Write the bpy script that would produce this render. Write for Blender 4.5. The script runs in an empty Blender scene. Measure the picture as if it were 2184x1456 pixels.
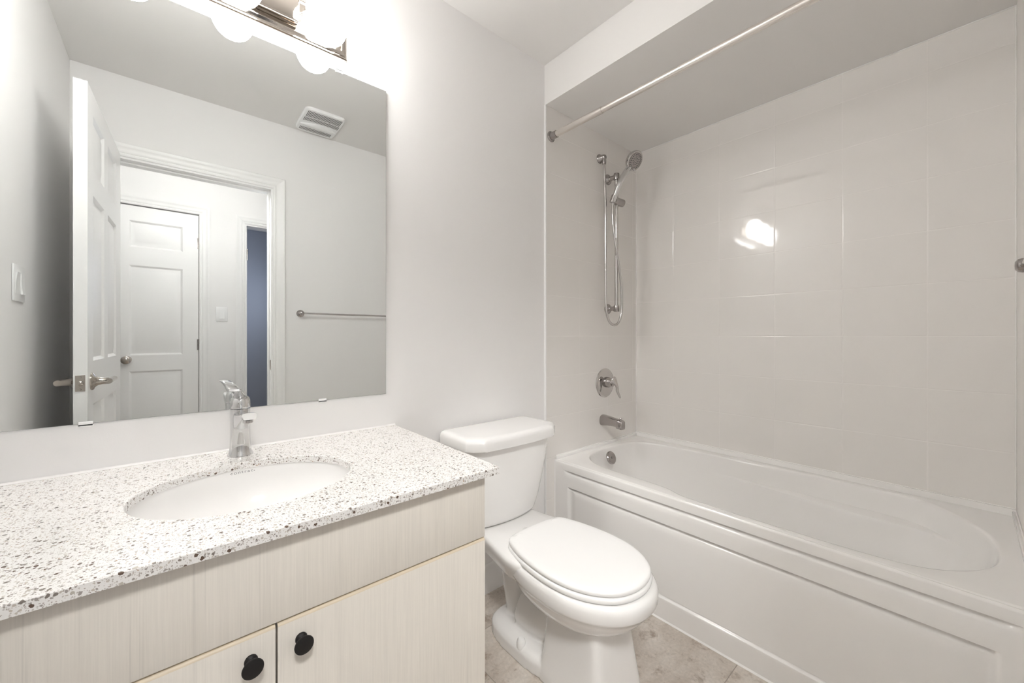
import bpy, bmesh, math, random
from mathutils import Vector, Matrix
random.seed(7)
sc = bpy.context.scene
COL = sc.collection

# ------------------------------------------------------------------ camera
CAM_H = 1.1164
TH = math.radians(49.22)
cam_d = bpy.data.cameras.new('camera')
cam = bpy.data.objects.new('camera', cam_d)
COL.objects.link(cam)
cam.location = (0, 0, CAM_H)
cam.rotation_euler = (math.radians(90), 0, TH - math.radians(90))
cam_d.sensor_width = 36.0
cam_d.lens = 837.44 / 2184 * 36.0
cam_d.shift_y = -(728 - 716.1) / 2184
cam_d.clip_start = 0.01
sc.camera = cam

# ------------------------------------------------------------------ world, lights, exposure
w = bpy.data.worlds.new('world'); sc.world = w; w.use_nodes = True
w.node_tree.nodes['Background'].inputs[0].default_value = (0.75, 0.80, 0.9, 1)
w.node_tree.nodes['Background'].inputs[1].default_value = 0.3
sc.view_settings.view_transform = 'Standard'
sc.view_settings.look = 'None'
sc.view_settings.gamma = 1.0
sc.view_settings.use_curve_mapping = False
sc.view_settings.exposure = 1.36
SHADE_EMIT = 12.2          # the three glass shades of the vanity light
HALL_FILL_W = 8.0               # added fill light in the hall, turned to the bathroom door
HALL_W = 0.4              # ceiling lamp of the hall behind the camera
ROOM_W = 3.4               # dim daylight in the room across the hall
try:
    sc.cycles.use_denoising = True
    sc.cycles.max_bounces = 10
    sc.cycles.diffuse_bounces = 7
    sc.cycles.glossy_bounces = 6
    sc.cycles.sample_clamp_indirect = 6.0
    sc.cycles.blur_glossy = 0.05
    sc.cycles.adaptive_threshold = 0.02
except Exception:
    pass

def area_light(name, loc, size, power, color, rot=(0, 0, 0)):
    l = bpy.data.lights.new(name, 'AREA'); l.shape = 'DISK'; l.size = size
    l.energy = power; l.color = color
    o = bpy.data.objects.new(name, l); COL.objects.link(o)
    o.location = loc; o.rotation_euler = rot
    return o
area_light('hall_ceiling_light', (-0.75, -0.62, 2.42), 0.30, HALL_W, (1.0, 1.0, 0.98))
# unseen fill light, added to brighten vanity, toilet and tub through the open door
sp_ = area_light('added_hall_fill', (-0.10, -0.56, 2.34), 0.40, HALL_FILL_W, (1.0, 1.0, 0.98), (math.radians(58), 0, math.radians(-40)))
sp_.data.spread = math.radians(115)
area_light('far_room_daylight', (1.1, -2.4, 1.6), 0.9, ROOM_W, (0.68, 0.78, 1.0), (math.radians(90), 0, math.radians(90)))

# ------------------------------------------------------------------ dimensions
D = 1.37            # mirror wall
B = -0.116          # door wall (room face)
XL = -0.381         # left wall
XR = 2.207          # tiled long wall
XS = 1.395          # soffit / tile edge
HZ = 2.4575         # ceiling
SB = 2.260          # soffit underside
TF = 1.460          # tub front
RIM = 0.4937
HALLY = -1.08       # far hall wall
CZ = 0.7916         # counter top

# ------------------------------------------------------------------ materials
def nodes_of(name):
    m = bpy.data.materials.new(name); m.use_nodes = True
    nt = m.node_tree
    return m, nt, nt.nodes['Principled BSDF']

def setin(b, **k):
    for key, v in k.items():
        key = key.replace('_', ' ')
        if key in b.inputs:
            if isinstance(v, tuple) and len(v) == 3: v = v + (1,)
            b.inputs[key].default_value = v

def N(nt, typ, **k):
    n = nt.nodes.new(typ)
    for a, v in k.items(): setattr(n, a, v)
    return n

def math_node(nt, op, a, b=None, clamp=False):
    n = N(nt, 'ShaderNodeMath', operation=op, use_clamp=clamp)
    for i, v in enumerate((a, b)):
        if v is None: continue
        if isinstance(v, (int, float)): n.inputs[i].default_value = v
        else: nt.links.new(v, n.inputs[i])
    return n.outputs[0]

def simple(name, col, rough=0.5, metal=0.0, noise_bump=0.0, bump_scale=200, coat=0.0, vary=0.0, spec=0.5):
    m, nt, b = nodes_of(name)
    setin(b, Base_Color=col, Roughness=rough, Metallic=metal, Coat_Weight=coat, Coat_Roughness=0.05, Specular_IOR_Level=spec)
    tc = N(nt, 'ShaderNodeTexCoord')
    if noise_bump:
        nz = N(nt, 'ShaderNodeTexNoise'); nz.inputs['Scale'].default_value = bump_scale
        nz.inputs['Detail'].default_value = 3
        nt.links.new(tc.outputs['Object'], nz.inputs['Vector'])
        bp = N(nt, 'ShaderNodeBump'); bp.inputs['Strength'].default_value = noise_bump
        bp.inputs['Distance'].default_value = 0.001
        nt.links.new(nz.outputs['Fac'], bp.inputs['Height'])
        nt.links.new(bp.outputs['Normal'], b.inputs['Normal'])
    if vary:
        nz = N(nt, 'ShaderNodeTexNoise'); nz.inputs['Scale'].default_value = 6
        nt.links.new(tc.outputs['Object'], nz.inputs['Vector'])
        mr = N(nt, 'ShaderNodeMapRange')
        mr.inputs['To Min'].default_value = max(0.0, rough - vary); mr.inputs['To Max'].default_value = rough + vary
        nt.links.new(nz.outputs['Fac'], mr.inputs['Value'])
        nt.links.new(mr.outputs['Result'], b.inputs['Roughness'])
    return m

PAINT = simple('wall_paint', (0.84, 0.83, 0.825), 0.55, noise_bump=0.12, bump_scale=350)
CEIL = simple('ceiling_paint', (0.78, 0.765, 0.75), 0.9, noise_bump=0.1, bump_scale=250)
TRIM = simple('trim_paint', (0.87, 0.865, 0.86), 0.32, noise_bump=0.03, bump_scale=90)
DOORP = simple('door_paint', (0.87, 0.865, 0.86), 0.35, noise_bump=0.06, bump_scale=120)
CERAMIC = simple('white_ceramic', (0.86, 0.85, 0.84), 0.10, coat=0.4, vary=0.03)
SEATP = simple('white_seat_plastic', (0.90, 0.895, 0.89), 0.25, vary=0.03)
ACRYL = simple('tub_acrylic', (0.89, 0.875, 0.86), 0.13, coat=0.3, vary=0.03)
CAULK = simple('white_caulk', (0.90, 0.885, 0.87), 0.4, noise_bump=0.2, bump_scale=150)
CHROME = simple('chrome', (0.60, 0.58, 0.57), 0.07, 1.0, vary=0.02)
CHROMED = simple('dark_chrome', (0.42, 0.395, 0.385), 0.13, 1.0, vary=0.03)
CHROMEB = simple('bright_chrome', (0.70, 0.70, 0.70), 0.05, 1.0, vary=0.02)
NICKEL = simple('brushed_nickel', (0.50, 0.455, 0.41), 0.07, 1.0, noise_bump=0.05, bump_scale=400)
RODM = simple('rod_metal', (0.78, 0.74, 0.70), 0.26, 1.0, vary=0.04)
BLACKM = simple('black_metal', (0.004, 0.003, 0.003), 0.6, 0.0, vary=0.05)
DARK = simple('gap_shade', (0.02, 0.015, 0.012), 0.8, noise_bump=0.1)
SLOT = simple('vent_slot_shade', (0.10, 0.10, 0.10), 0.9, noise_bump=0.1)
PLAST = simple('white_plastic', (0.84, 0.84, 0.84), 0.35, vary=0.05)
BLUE = simple('dusk_tinted_paint', (0.56, 0.57, 0.60), 0.6, noise_bump=0.1, bump_scale=300)  # blue of the dusk light mixed into the paint colour
CLIPM = simple('clear_clip_plastic', (0.86, 0.86, 0.86), 0.3, vary=0.05)
MIRROR = simple('mirror_silver', (0.80, 0.82, 0.815), 0.0, 1.0)
MIREDGE = simple('mirror_edge', (0.30, 0.33, 0.33), 0.25, vary=0.05)
RUBBER = simple('dark_rubber', (0.09, 0.09, 0.09), 0.6, vary=0.05)
EDGEBAND = simple('edge_banding', (0.66, 0.57, 0.44), 0.45, vary=0.04)

def glass_shade():
    m, nt, b = nodes_of('opal_glass')
    setin(b, Base_Color=(0.95, 0.95, 0.95), Roughness=0.25)
    setin(b, Emission_Color=(1.0, 1.0, 0.98))
    b.inputs['Emission Strength'].default_value = SHADE_EMIT
    tc = N(nt, 'ShaderNodeTexCoord'); nz = N(nt, 'ShaderNodeTexNoise'); nz.inputs['Scale'].default_value = 8
    nt.links.new(tc.outputs['Object'], nz.inputs['Vector'])
    mr = N(nt, 'ShaderNodeMapRange'); mr.inputs['To Min'].default_value = 0.2; mr.inputs['To Max'].default_value = 0.3
    nt.links.new(nz.outputs['Fac'], mr.inputs['Value']); nt.links.new(mr.outputs['Result'], b.inputs['Roughness'])
    return m
OPAL = glass_shade()

def tile_mat(name, axis, off_h, size_h, off_v, size_v, rough=0.05, bump=0.6):
    """glazed wall tile; joints found in object coordinates"""
    m, nt, b = nodes_of(name)
    tc = N(nt, 'ShaderNodeTexCoord'); sx = N(nt, 'ShaderNodeSeparateXYZ')
    nt.links.new(tc.outputs['Object'], sx.inputs[0])
    def dist(sock, off, size):
        f = math_node(nt, 'DIVIDE', math_node(nt, 'SUBTRACT', sock, off), size)
        f = math_node(nt, 'SUBTRACT', f, math_node(nt, 'FLOOR', f))
        d = math_node(nt, 'MINIMUM', f, math_node(nt, 'SUBTRACT', 1.0, f))
        return math_node(nt, 'MULTIPLY', d, size)
    dh = dist(sx.outputs[axis], off_h, size_h); dv = dist(sx.outputs[2], off_v, size_v)
    d = math_node(nt, 'MINIMUM', dh, dv)
    mr = N(nt, 'ShaderNodeMapRange', interpolation_type='SMOOTHSTEP')
    mr.inputs['From Min'].default_value = 0.0004; mr.inputs['From Max'].default_value = 0.0038
    nt.links.new(d, mr.inputs['Value'])
    nz = N(nt, 'ShaderNodeTexNoise'); nz.inputs['Scale'].default_value = 5.5; nz.inputs['Detail'].default_value = 1
    nt.links.new(tc.outputs['Object'], nz.inputs['Vector'])
    h = math_node(nt, 'ADD', mr.outputs['Result'], math_node(nt, 'MULTIPLY', nz.outputs['Fac'], 0.5))
    bp = N(nt, 'ShaderNodeBump'); bp.inputs['Strength'].default_value = bump; bp.inputs['Distance'].default_value = 0.0008
    nt.links.new(h, bp.inputs['Height']); nt.links.new(bp.outputs['Normal'], b.inputs['Normal'])
    g = N(nt, 'ShaderNodeMapRange'); g.inputs['From Min'].default_value = 0.0008; g.inputs['From Max'].default_value = 0.0016
    nt.links.new(d, g.inputs['Value'])
    mx = N(nt, 'ShaderNodeMix', data_type='RGBA')
    mx.inputs[6].default_value = (0.835, 0.81, 0.785, 1); mx.inputs[7].default_value = (0.815, 0.79, 0.765, 1)
    nt.links.new(g.outputs['Result'], mx.inputs[0]); nt.links.new(mx.outputs[2], b.inputs['Base Color'])
    mr2 = N(nt, 'ShaderNodeMapRange'); mr2.inputs['To Min'].default_value = 0.3; mr2.inputs['To Max'].default_value = rough
    nt.links.new(g.outputs['Result'], mr2.inputs['Value']); nt.links.new(mr2.outputs['Result'], b.inputs['Roughness'])
    return m
TILE_X = tile_mat('tile_faucet_wall', 0, 1.652, 0.254, 0.912, 0.2035)
TILE_F = tile_mat('tile_front_wall', 0, 1.652, 0.254, 0.912, 0.2035, 0.3, 0.15)
TILE_Y = tile_mat('tile_long_wall', 1, 0.610, 0.2545, 0.912, 0.2035)

def floor_mat():
    m, nt, b = nodes_of('stone_look_floor')
    tc = N(nt, 'ShaderNodeTexCoord'); sx = N(nt, 'ShaderNodeSeparateXYZ'); nt.links.new(tc.outputs['Object'], sx.inputs[0])
    def frac(sock, off, size):
        f = math_node(nt, 'DIVIDE', math_node(nt, 'SUBTRACT', sock, off), size)
        c = math_node(nt, 'FLOOR', f)
        f = math_node(nt, 'SUBTRACT', f, c)
        d = math_node(nt, 'MULTIPLY', math_node(nt, 'MINIMUM', f, math_node(nt, 'SUBTRACT', 1.0, f)), size)
        return d, c
    dx, cx = frac(sx.outputs[0], 1.13, 0.345); dy, cy = frac(sx.outputs[1], 0.51, 0.345)
    d = math_node(nt, 'MINIMUM', dx, dy)
    g = N(nt, 'ShaderNodeMapRange'); g.inputs['From Min'].default_value = 0.0006; g.inputs['From Max'].default_value = 0.0018
    nt.links.new(d, g.inputs['Value'])
    seed = math_node(nt, 'ADD', math_node(nt, 'MULTIPLY', cx, 3.7), math_node(nt, 'MULTIPLY', cy, 7.3))
    def noise(scale, detail, rough=0.6, dist=0.0, stretch=None):
        n = N(nt, 'ShaderNodeTexNoise', noise_dimensions='4D'); n.inputs['Scale'].default_value = scale
        n.inputs['Detail'].default_value = detail; n.inputs['Roughness'].default_value = rough; n.inputs['Distortion'].default_value = dist
        src = tc.outputs['Object']
        if stretch:
            mp = N(nt, 'ShaderNodeMapping'); mp.inputs['Scale'].default_value = stretch; mp.inputs['Rotation'].default_value = (0, 0, 0.5)
            nt.links.new(src, mp.inputs['Vector']); src = mp.outputs[0]
        nt.links.new(src, n.inputs['Vector']); nt.links.new(seed, n.inputs['W'])
        return n.outputs['Fac']
    r1 = N(nt, 'ShaderNodeValToRGB'); e = r1.color_ramp.elements
    e[0].position = 0.30; e[0].color = (0.40, 0.345, 0.295, 1); e[1].position = 0.68; e[1].color = (0.60, 0.56, 0.515, 1)
    x = e.new(0.5); x.color = (0.51, 0.46, 0.41, 1)
    nt.links.new(noise(4.5, 8, 0.62, 0.6, (1, 2.2, 1)), r1.inputs['Fac'])
    r2 = N(nt, 'ShaderNodeValToRGB'); e = r2.color_ramp.elements
    e[0].position = 0.35; e[0].color = (0.0, 0, 0, 1); e[1].position = 0.47; e[1].color = (1, 1, 1, 1)
    nt.links.new(noise(13, 9, 0.72, 0.3), r2.inputs['Fac'])
    mx = N(nt, 'ShaderNodeMix', data_type='RGBA'); mx.inputs[6].default_value = (0.27, 0.21, 0.165, 1)
    nt.links.new(r2.outputs['Color'], mx.inputs[0]); nt.links.new(r1.outputs['Color'], mx.inputs[7])
    r3 = N(nt, 'ShaderNodeMapRange'); r3.inputs['From Min'].default_value = 0.3; r3.inputs['From Max'].default_value = 0.7
    r3.inputs['To Min'].default_value = 0.95; r3.inputs['To Max'].default_value = 1.25
    nt.links.new(noise(90, 4, 0.7), r3.inputs['Value'])
    mul = N(nt, 'ShaderNodeVectorMath', operation='SCALE'); nt.links.new(mx.outputs[2], mul.inputs[0]); nt.links.new(r3.outputs['Result'], mul.inputs['Scale'])
    mg = N(nt, 'ShaderNodeMix', data_type='RGBA'); mg.inputs[6].default_value = (0.30, 0.26, 0.22, 1)
    nt.links.new(g.outputs['Result'], mg.inputs[0]); nt.links.new(mul.outputs[0], mg.inputs[7])
    nt.links.new(mg.outputs[2], b.inputs['Base Color']); setin(b, Roughness=0.45)
    bp = N(nt, 'ShaderNodeBump'); bp.inputs['Strength'].default_value = 0.4; bp.inputs['Distance'].default_value = 0.001
    nt.links.new(g.outputs['Result'], bp.inputs['Height']); nt.links.new(bp.outputs['Normal'], b.inputs['Normal'])
    return m
FLOOR = floor_mat()

def quartz_mat():
    m, nt, b = nodes_of('speckled_quartz')
    tc = N(nt, 'ShaderNodeTexCoord')
    nzw = N(nt, 'ShaderNodeTexNoise'); nzw.inputs['Scale'].default_value = 160
    nt.links.new(tc.outputs['Object'], nzw.inputs['Vector'])
    wsub = N(nt, 'ShaderNodeVectorMath', operation='SUBTRACT'); wsub.inputs[1].default_value = (0.5, 0.5, 0.5)
    nt.links.new(nzw.outputs['Color'], wsub.inputs[0])
    wsc = N(nt, 'ShaderNodeVectorMath', operation='SCALE'); wsc.inputs['Scale'].default_value = 0.005
    nt.links.new(wsub.outputs[0], wsc.inputs[0])
    wadd = N(nt, 'ShaderNodeVectorMath', operation='ADD')
    nt.links.new(tc.outputs['Object'], wadd.inputs[0]); nt.links.new(wsc.outputs[0], wadd.inputs[1])
    base = (0.80, 0.785, 0.77, 1)
    prev = None
    for scale, thr, cols in ((420, 0.42, [(0.0, (0.50, 0.47, 0.44)), (0.5, (0.62, 0.59, 0.56)), (0.8, (0.40, 0.36, 0.33))]),
                             (240, 0.62, [(0.0, (0.34, 0.31, 0.29)), (0.35, (0.52, 0.47, 0.42)), (0.7, (0.20, 0.16, 0.14)), (0.93, (0.40, 0.29, 0.21))]),
                             (150, 0.83, [(0.0, (0.22, 0.19, 0.17)), (0.4, (0.47, 0.43, 0.38)), (0.75, (0.12, 0.08, 0.06))])):
        v = N(nt, 'ShaderNodeTexVoronoi'); v.inputs['Scale'].default_value = scale
        nt.links.new(wadd.outputs[0], v.inputs['Vector'])
        s = N(nt, 'ShaderNodeSeparateColor'); nt.links.new(v.outputs['Color'], s.inputs[0])
        on = math_node(nt, 'GREATER_THAN', s.outputs[0], thr)
        near = math_node(nt, 'LESS_THAN', v.outputs['Distance'], 0.40)
        mask = math_node(nt, 'MULTIPLY', on, near)
        cr = N(nt, 'ShaderNodeValToRGB'); cr.color_ramp.interpolation = 'CONSTANT'; e = cr.color_ramp.elements
        e[0].position = 0; e[0].color = cols[0][1] + (1,)
        e[1].position = cols[1][0]; e[1].color = cols[1][1] + (1,)
        for p, c in cols[2:]:
            x = e.new(p); x.color = c + (1,)
        nt.links.new(s.outputs[1], cr.inputs['Fac'])
        mx = N(nt, 'ShaderNodeMix', data_type='RGBA')
        nt.links.new(mask, mx.inputs[0]); nt.links.new(cr.outputs['Color'], mx.inputs[7])
        if prev is None: mx.inputs[6].default_value = base
        else: nt.links.new(prev, mx.inputs[6])
        prev = mx.outputs[2]
    nt.links.new(prev, b.inputs['Base Color'])
    setin(b, Roughness=0.22, Coat_Weight=0.2, Coat_Roughness=0.1)
    return m
QUARTZ = quartz_mat()

def laminate_mat():
    m, nt, b = nodes_of('cream_woodgrain_laminate')
    tc = N(nt, 'ShaderNodeTexCoord')
    def streak(sc3, scale, det, lo, hi, a, c):
        mp = N(nt, 'ShaderNodeMapping'); mp.inputs['Scale'].default_value = sc3
        nt.links.new(tc.outputs['Object'], mp.inputs['Vector'])
        n = N(nt, 'ShaderNodeTexNoise'); n.inputs['Scale'].default_value = scale; n.inputs['Detail'].default_value = det
        n.inputs['Roughness'].default_value = 0.65
        nt.links.new(mp.outputs[0], n.inputs['Vector'])
        r = N(nt, 'ShaderNodeMapRange'); r.inputs['From Min'].default_value = lo; r.inputs['From Max'].default_value = hi
        r.inputs['To Min'].default_value = a; r.inputs['To Max'].default_value = c
        nt.links.new(n.outputs['Fac'], r.inputs['Value']); return r.outputs['Result']
    s1 = streak((1, 1, 0.02), 420, 4, 0.3, 0.7, 0.945, 1.03)
    s2 = streak((1, 1, 0.035), 70, 5, 0.25, 0.5, 0.93, 1.0)
    s3 = streak((1, 1, 0.25), 9, 3, 0.3, 0.7, 0.975, 1.015)
    s4 = streak((1, 1, 0.01), 160, 2, 0.28, 0.36, 0.90, 1.0)
    f = math_node(nt, 'MULTIPLY', math_node(nt, 'MULTIPLY', s1, s2), math_node(nt, 'MULTIPLY', s3, s4))
    sc_ = N(nt, 'ShaderNodeVectorMath', operation='SCALE'); sc_.inputs[0].default_value = (0.745, 0.705, 0.645)
    nt.links.new(f, sc_.inputs['Scale']); nt.links.new(sc_.outputs[0], b.inputs['Base Color'])
    bp = N(nt, 'ShaderNodeBump'); bp.inputs['Strength'].default_value = 0.15; bp.inputs['Distance'].default_value = 0.0004
    nt.links.new(s1, bp.inputs['Height']); nt.links.new(bp.outputs['Normal'], b.inputs['Normal'])
    setin(b, Roughness=0.48)
    return m
LAMI = laminate_mat()

# ------------------------------------------------------------------ mesh helpers
class MB:
    """collects shapes into one bmesh (world coordinates)"""
    def __init__(self): self.bm = bmesh.new()
    def box(self, x0, x1, y0, y1, z0, z1, bevel=0.0, seg=2):
        r = bmesh.ops.create_cube(self.bm, size=1.0)
        vs = r['verts']
        for v in vs:
            v.co = Vector(((x0 + x1) / 2 + v.co.x * (x1 - x0), (y0 + y1) / 2 + v.co.y * (y1 - y0), (z0 + z1) / 2 + v.co.z * (z1 - z0)))
        if bevel > 0:
            es = list({e for v in vs for e in v.link_edges})
            bmesh.ops.bevel(self.bm, geom=es, offset=bevel, segments=seg, affect='EDGES', profile=0.5)
        return self
    def loft(self, rings, cap0=True, cap1=True, closed=True):
        bm = self.bm; V = []
        for r in rings: V.append([bm.verts.new(p) for p in r])
        n = len(rings[0])
        for i in range(len(V) - 1):
            for j in range(n if closed else n - 1):
                k = (j + 1) % n
                bm.faces.new((V[i][j], V[i][k], V[i + 1][k], V[i + 1][j]))
        if cap0: bm.faces.new(list(reversed(V[0])))
        if cap1: bm.faces.new(V[-1])
        return self
    def lathe(self, prof, c=(0, 0, 0), axis=(0, 0, 1), n=32, sx=1.0, sy=1.0):
        """prof: list of (r, h) along axis from c"""
        a = Vector(axis).normalized(); q = a.to_track_quat('Z', 'Y').to_matrix()
        rings = []
        for r, h in prof:
            r = max(r, 1e-5)
            rings.append([Vector(c) + q @ Vector((r * sx * math.cos(2 * math.pi * i / n), r * sy * math.sin(2 * math.pi * i / n), h)) for i in range(n)])
        return self.loft(rings)
    def tube(self, path, r, n=12, flat=1.0, up=None):
        """r number or list; path list of points"""
        P = [Vector(p) for p in path]; m = len(P)
        R = r if isinstance(r, (list, tuple)) else [r] * m
        rings = []; prev = None
        for i, p in enumerate(P):
            t = (P[min(i + 1, m - 1)] - P[max(i - 1, 0)]).normalized()
            if prev is None:
                ref = Vector(up) if up else (Vector((0, 0, 1)) if abs(t.z) < 0.9 else Vector((1, 0, 0)))
                u = (ref - t * ref.dot(t)).normalized()
            else:
                u = (prev - t * prev.dot(t)).normalized()
            prev = u; v = t.cross(u)
            rings.append([p + u * (R[i] * flat * math.cos(2 * math.pi * k / n)) + v * (R[i] * math.sin(2 * math.pi * k / n)) for k in range(n)])
        return self.loft(rings)
    def extrude_profile(self, prof, y0, y1, axis='y'):
        """prof polygon of 2D pts; axis y: (x,z); axis x: (y,z); axis z: (x,y)"""
        def P(a, b, t):
            return {'y': (a, t, b), 'x': (t, a, b), 'z': (a, b, t)}[axis]
        self.loft([[P(a, b, y0) for a, b in prof], [P(a, b, y1) for a, b in prof]])
        return self

def build(name, mb, mat, parent=None, smooth=35, label=None):
    bm = mb.bm
    bmesh.ops.recalc_face_normals(bm, faces=bm.faces)
    bm.normal_update()
    if smooth:
        lim = math.radians(smooth)
        for f in bm.faces: f.smooth = True
        for e in bm.edges:
            if len(e.link_faces) == 2 and e.calc_face_angle(0) > lim: e.smooth = False
    off = Vector((0, 0, 0)); p = parent
    while p is not None:
        off += p.location; p = p.parent
    if parent is not None:
        for v in bm.verts: v.co -= off
    me = bpy.data.meshes.new(name); bm.to_mesh(me); bm.free()
    o = bpy.data.objects.new(name, me); COL.objects.link(o)
    for mm in (mat if isinstance(mat, (list, tuple)) else [mat]): me.materials.append(mm)
    if parent is not None: o.parent = parent
    if label: o['label'] = label
    return o

def thing(name, loc, label, cat, group=None):
    o = bpy.data.objects.new(name, None); COL.objects.link(o); o.location = loc
    o.empty_display_size = 0.05
    o['label'] = label; o['category'] = cat
    if group: o['group'] = group
    return o

def struct(name, mb, mat, parent=None, label=None, cat=None, smooth=35):
    o = build(name, mb, mat, parent, smooth=smooth, label=label)
    if parent is None: o['kind'] = 'structure'
    return o

def catmull(pts, n, closed=True):
    m = len(pts); out = []
    P = [Vector(p) for p in pts]
    segs = m if closed else m - 1
    for s in range(segs):
        if closed: a, b, c, d = P[(s - 1) % m], P[s], P[(s + 1) % m], P[(s + 2) % m]
        else: a, b, c, d = P[max(s - 1, 0)], P[s], P[s + 1], P[min(s + 2, m - 1)]
        for k in range(n):
            t = k / n
            out.append(0.5 * ((2 * b) + (c - a) * t + (2 * a - 5 * b + 4 * c - d) * t * t + (3 * b - a - 3 * c + d) * t ** 3))
    if not closed: out.append(P[-1].copy())
    return out

def resample_closed(pts, n):
    P = pts + [pts[0]]; L = [0.0]
    for i in range(1, len(P)): L.append(L[-1] + (P[i] - P[i - 1]).length)
    out = []; j = 0
    for k in range(n):
        t = L[-1] * k / n
        while L[j + 1] < t: j += 1
        f = (t - L[j]) / max(1e-9, L[j + 1] - L[j]); out.append(P[j].lerp(P[j + 1], f))
    return out

def sm(a, b, x):
    t = min(1, max(0, (x - a) / (b - a))); return t * t * (3 - 2 * t)

# ================================================================== SETTING
BIG = 0.10
m = MB(); m.box(-1.75, 2.33, -1.20, 1.49, -0.08, 0.0); struct('floor', m, FLOOR)
m = MB(); m.box(-1.75, 2.33, -1.20, 1.49, HZ, HZ + 0.08); struct('ceiling', m, CEIL)
m = MB(); m.box(XS, XR + 0.0077, B, D, SB, HZ - 0.0005); struct('trim_1', m, CEIL)          # dropped ceiling over the tub
m = MB(); m.box(XL - 0.12, XR + 0.12, D, D + 0.12, 0, HZ); struct('wall_back', m, PAINT)
m = MB(); m.box(XL - 0.12, XL, B + 0.0005, D - 0.0005, 0, HZ - 0.0005); struct('wall_left', m, PAINT)
m = MB(); m.box(XR + 0.008, XR + 0.12, B - 0.12, D - 0.0005, 0, HZ - 0.0005); struct('wall_right', m, PAINT)
OL, OR, OT = -0.245, 0.475, 2.045      # doorway
m = MB(); m.box(-1.74, OL, B - 0.12, B, 0, HZ - 0.0005); m.box(OR, XR - 0.0005, B - 0.12, B, 0, HZ - 0.0005); m.box(OL, OR, B - 0.12, B, OT, HZ - 0.0005)
struct('wall_front', m, PAINT)
# hall
O2L, O2R, O2T = 0.437, 1.15, 2.02
C2L, C2R, C2T = -0.312, 0.148, 2.035
m = MB()
m.box(-1.74, C2L, HALLY - 0.12, HALLY, 0, HZ - 0.0005); m.box(C2R, O2L, HALLY - 0.12, HALLY, 0, HZ - 0.0005)
m.box(O2R, XR + 0.12, HALLY - 0.12, HALLY, 0, HZ - 0.0005); m.box(C2L, C2R, HALLY - 0.12, HALLY, C2T, HZ - 0.0005)
m.box(O2L, O2R, HALLY - 0.12, HALLY, O2T, HZ - 0.0005)
struct('wall_hall_far', m, PAINT)
m = MB(); m.box(-1.84, -1.75, -1.20, B, 0, HZ - 0.0005); struct('wall_hall_left', m, PAINT)
m = MB(); m.box(XR + 0.0, XR + 0.12, -1.08, B - 0.1205, 0, HZ - 0.0005); struct('wall_hall_right', m, PAINT)
# room across the hall; bluish dusk light put into the wall and ceiling colour
m = MB()
m.box(-0.4, 2.2, -3.3, -3.2, 0, 2.45); m.box(-0.5, -0.4, -3.3, -1.2005, 0, 2.45); m.box(2.2, 2.3, -3.3, -1.2005, 0, 2.45)
struct('wall_far_room', m, BLUE)
m = MB(); m.box(-0.4, 2.2, -3.2, -1.2005, -0.08, 0.0); struct('floor_far_room', m, FLOOR)
m = MB(); m.box(-0.5, 2.3, -3.3, -1.2005, 2.4505, 2.53); struct('ceiling_far_room', m, BLUE)

# tiles: thin glazed slabs on the walls around the tub
TT = 0.008
m = MB(); m.box(XS + 0.004, XR + 0.0075, D - TT, D - 0.0003, 0.0, SB - 0.0003); struct('wall_tile_back', m, TILE_X)
m = MB(); m.box(XR, XR + 0.0077, B + 0.0003, D - TT - 0.0003, 0.30, SB - 0.0003); struct('wall_tile_right', m, TILE_Y)
m = MB(); m.box(XS + 0.02, XR - 0.0003, B + 0.0003, B + 0.004, 0.30, SB - 0.0003); struct('wall_tile_front', m, TILE_F)
m = MB(); m.box(XS - 0.003, XS + 0.0038, D - TT - 0.002, D - 0.0003, 0, SB - 0.0005, 0.0012); struct('trim_2', m, TRIM)
# caulk / grout beads
m = MB(); m.box(XR - 0.004, XR, D - TT - 0.004, D - TT, 0.52, SB - 0.001, 0.0015); struct('trim_3', m, CAULK)
m = MB(); m.box(XR - 0.004, XR, B + 0.004, D - TT - 0.004, SB - 0.004, SB - 0.0004, 0.001); struct('trim_4', m, CAULK)
m = MB(); m.box(XR - 0.004, XR, B + 0.004, B + 0.004 + 0.004, 0.52, SB - 0.004, 0.0015); struct('trim_5', m, CAULK)

# baseboard behind the toilet
def base_prof(face, sgn, t=0.012, h=0.122):
    return [(face, 0), (face + sgn * t, 0), (face + sgn * t, 0.045), (face + sgn * (t - 0.003), 0.052), (face + sgn * (t - 0.003), 0.083),
            (face + sgn * (t - 0.005), 0.088), (face + sgn * (t - 0.007), 0.100), (face + sgn * (t - 0.005), 0.108), (face + sgn * (t - 0.008), h - 0.003), (face + sgn * 0.002, h), (face, h)]
m = MB(); m.extrude_profile([(a, b) for a, b in base_prof(D - 0.0003, -1)], 0.592, XS - 0.004, 'x'); struct('baseboard_back', m, TRIM)
m = MB(); m.extrude_profile(base_prof(B + 0.0003, 1), OR + 0.07, TF - 0.002, 'x'); struct('baseboard_front', m, TRIM)
m = MB(); m.extrude_profile(base_prof(HALLY + 0.0003, 1), 0.212, 0.378, 'x'); struct('baseboard_hall', m, TRIM)

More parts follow.
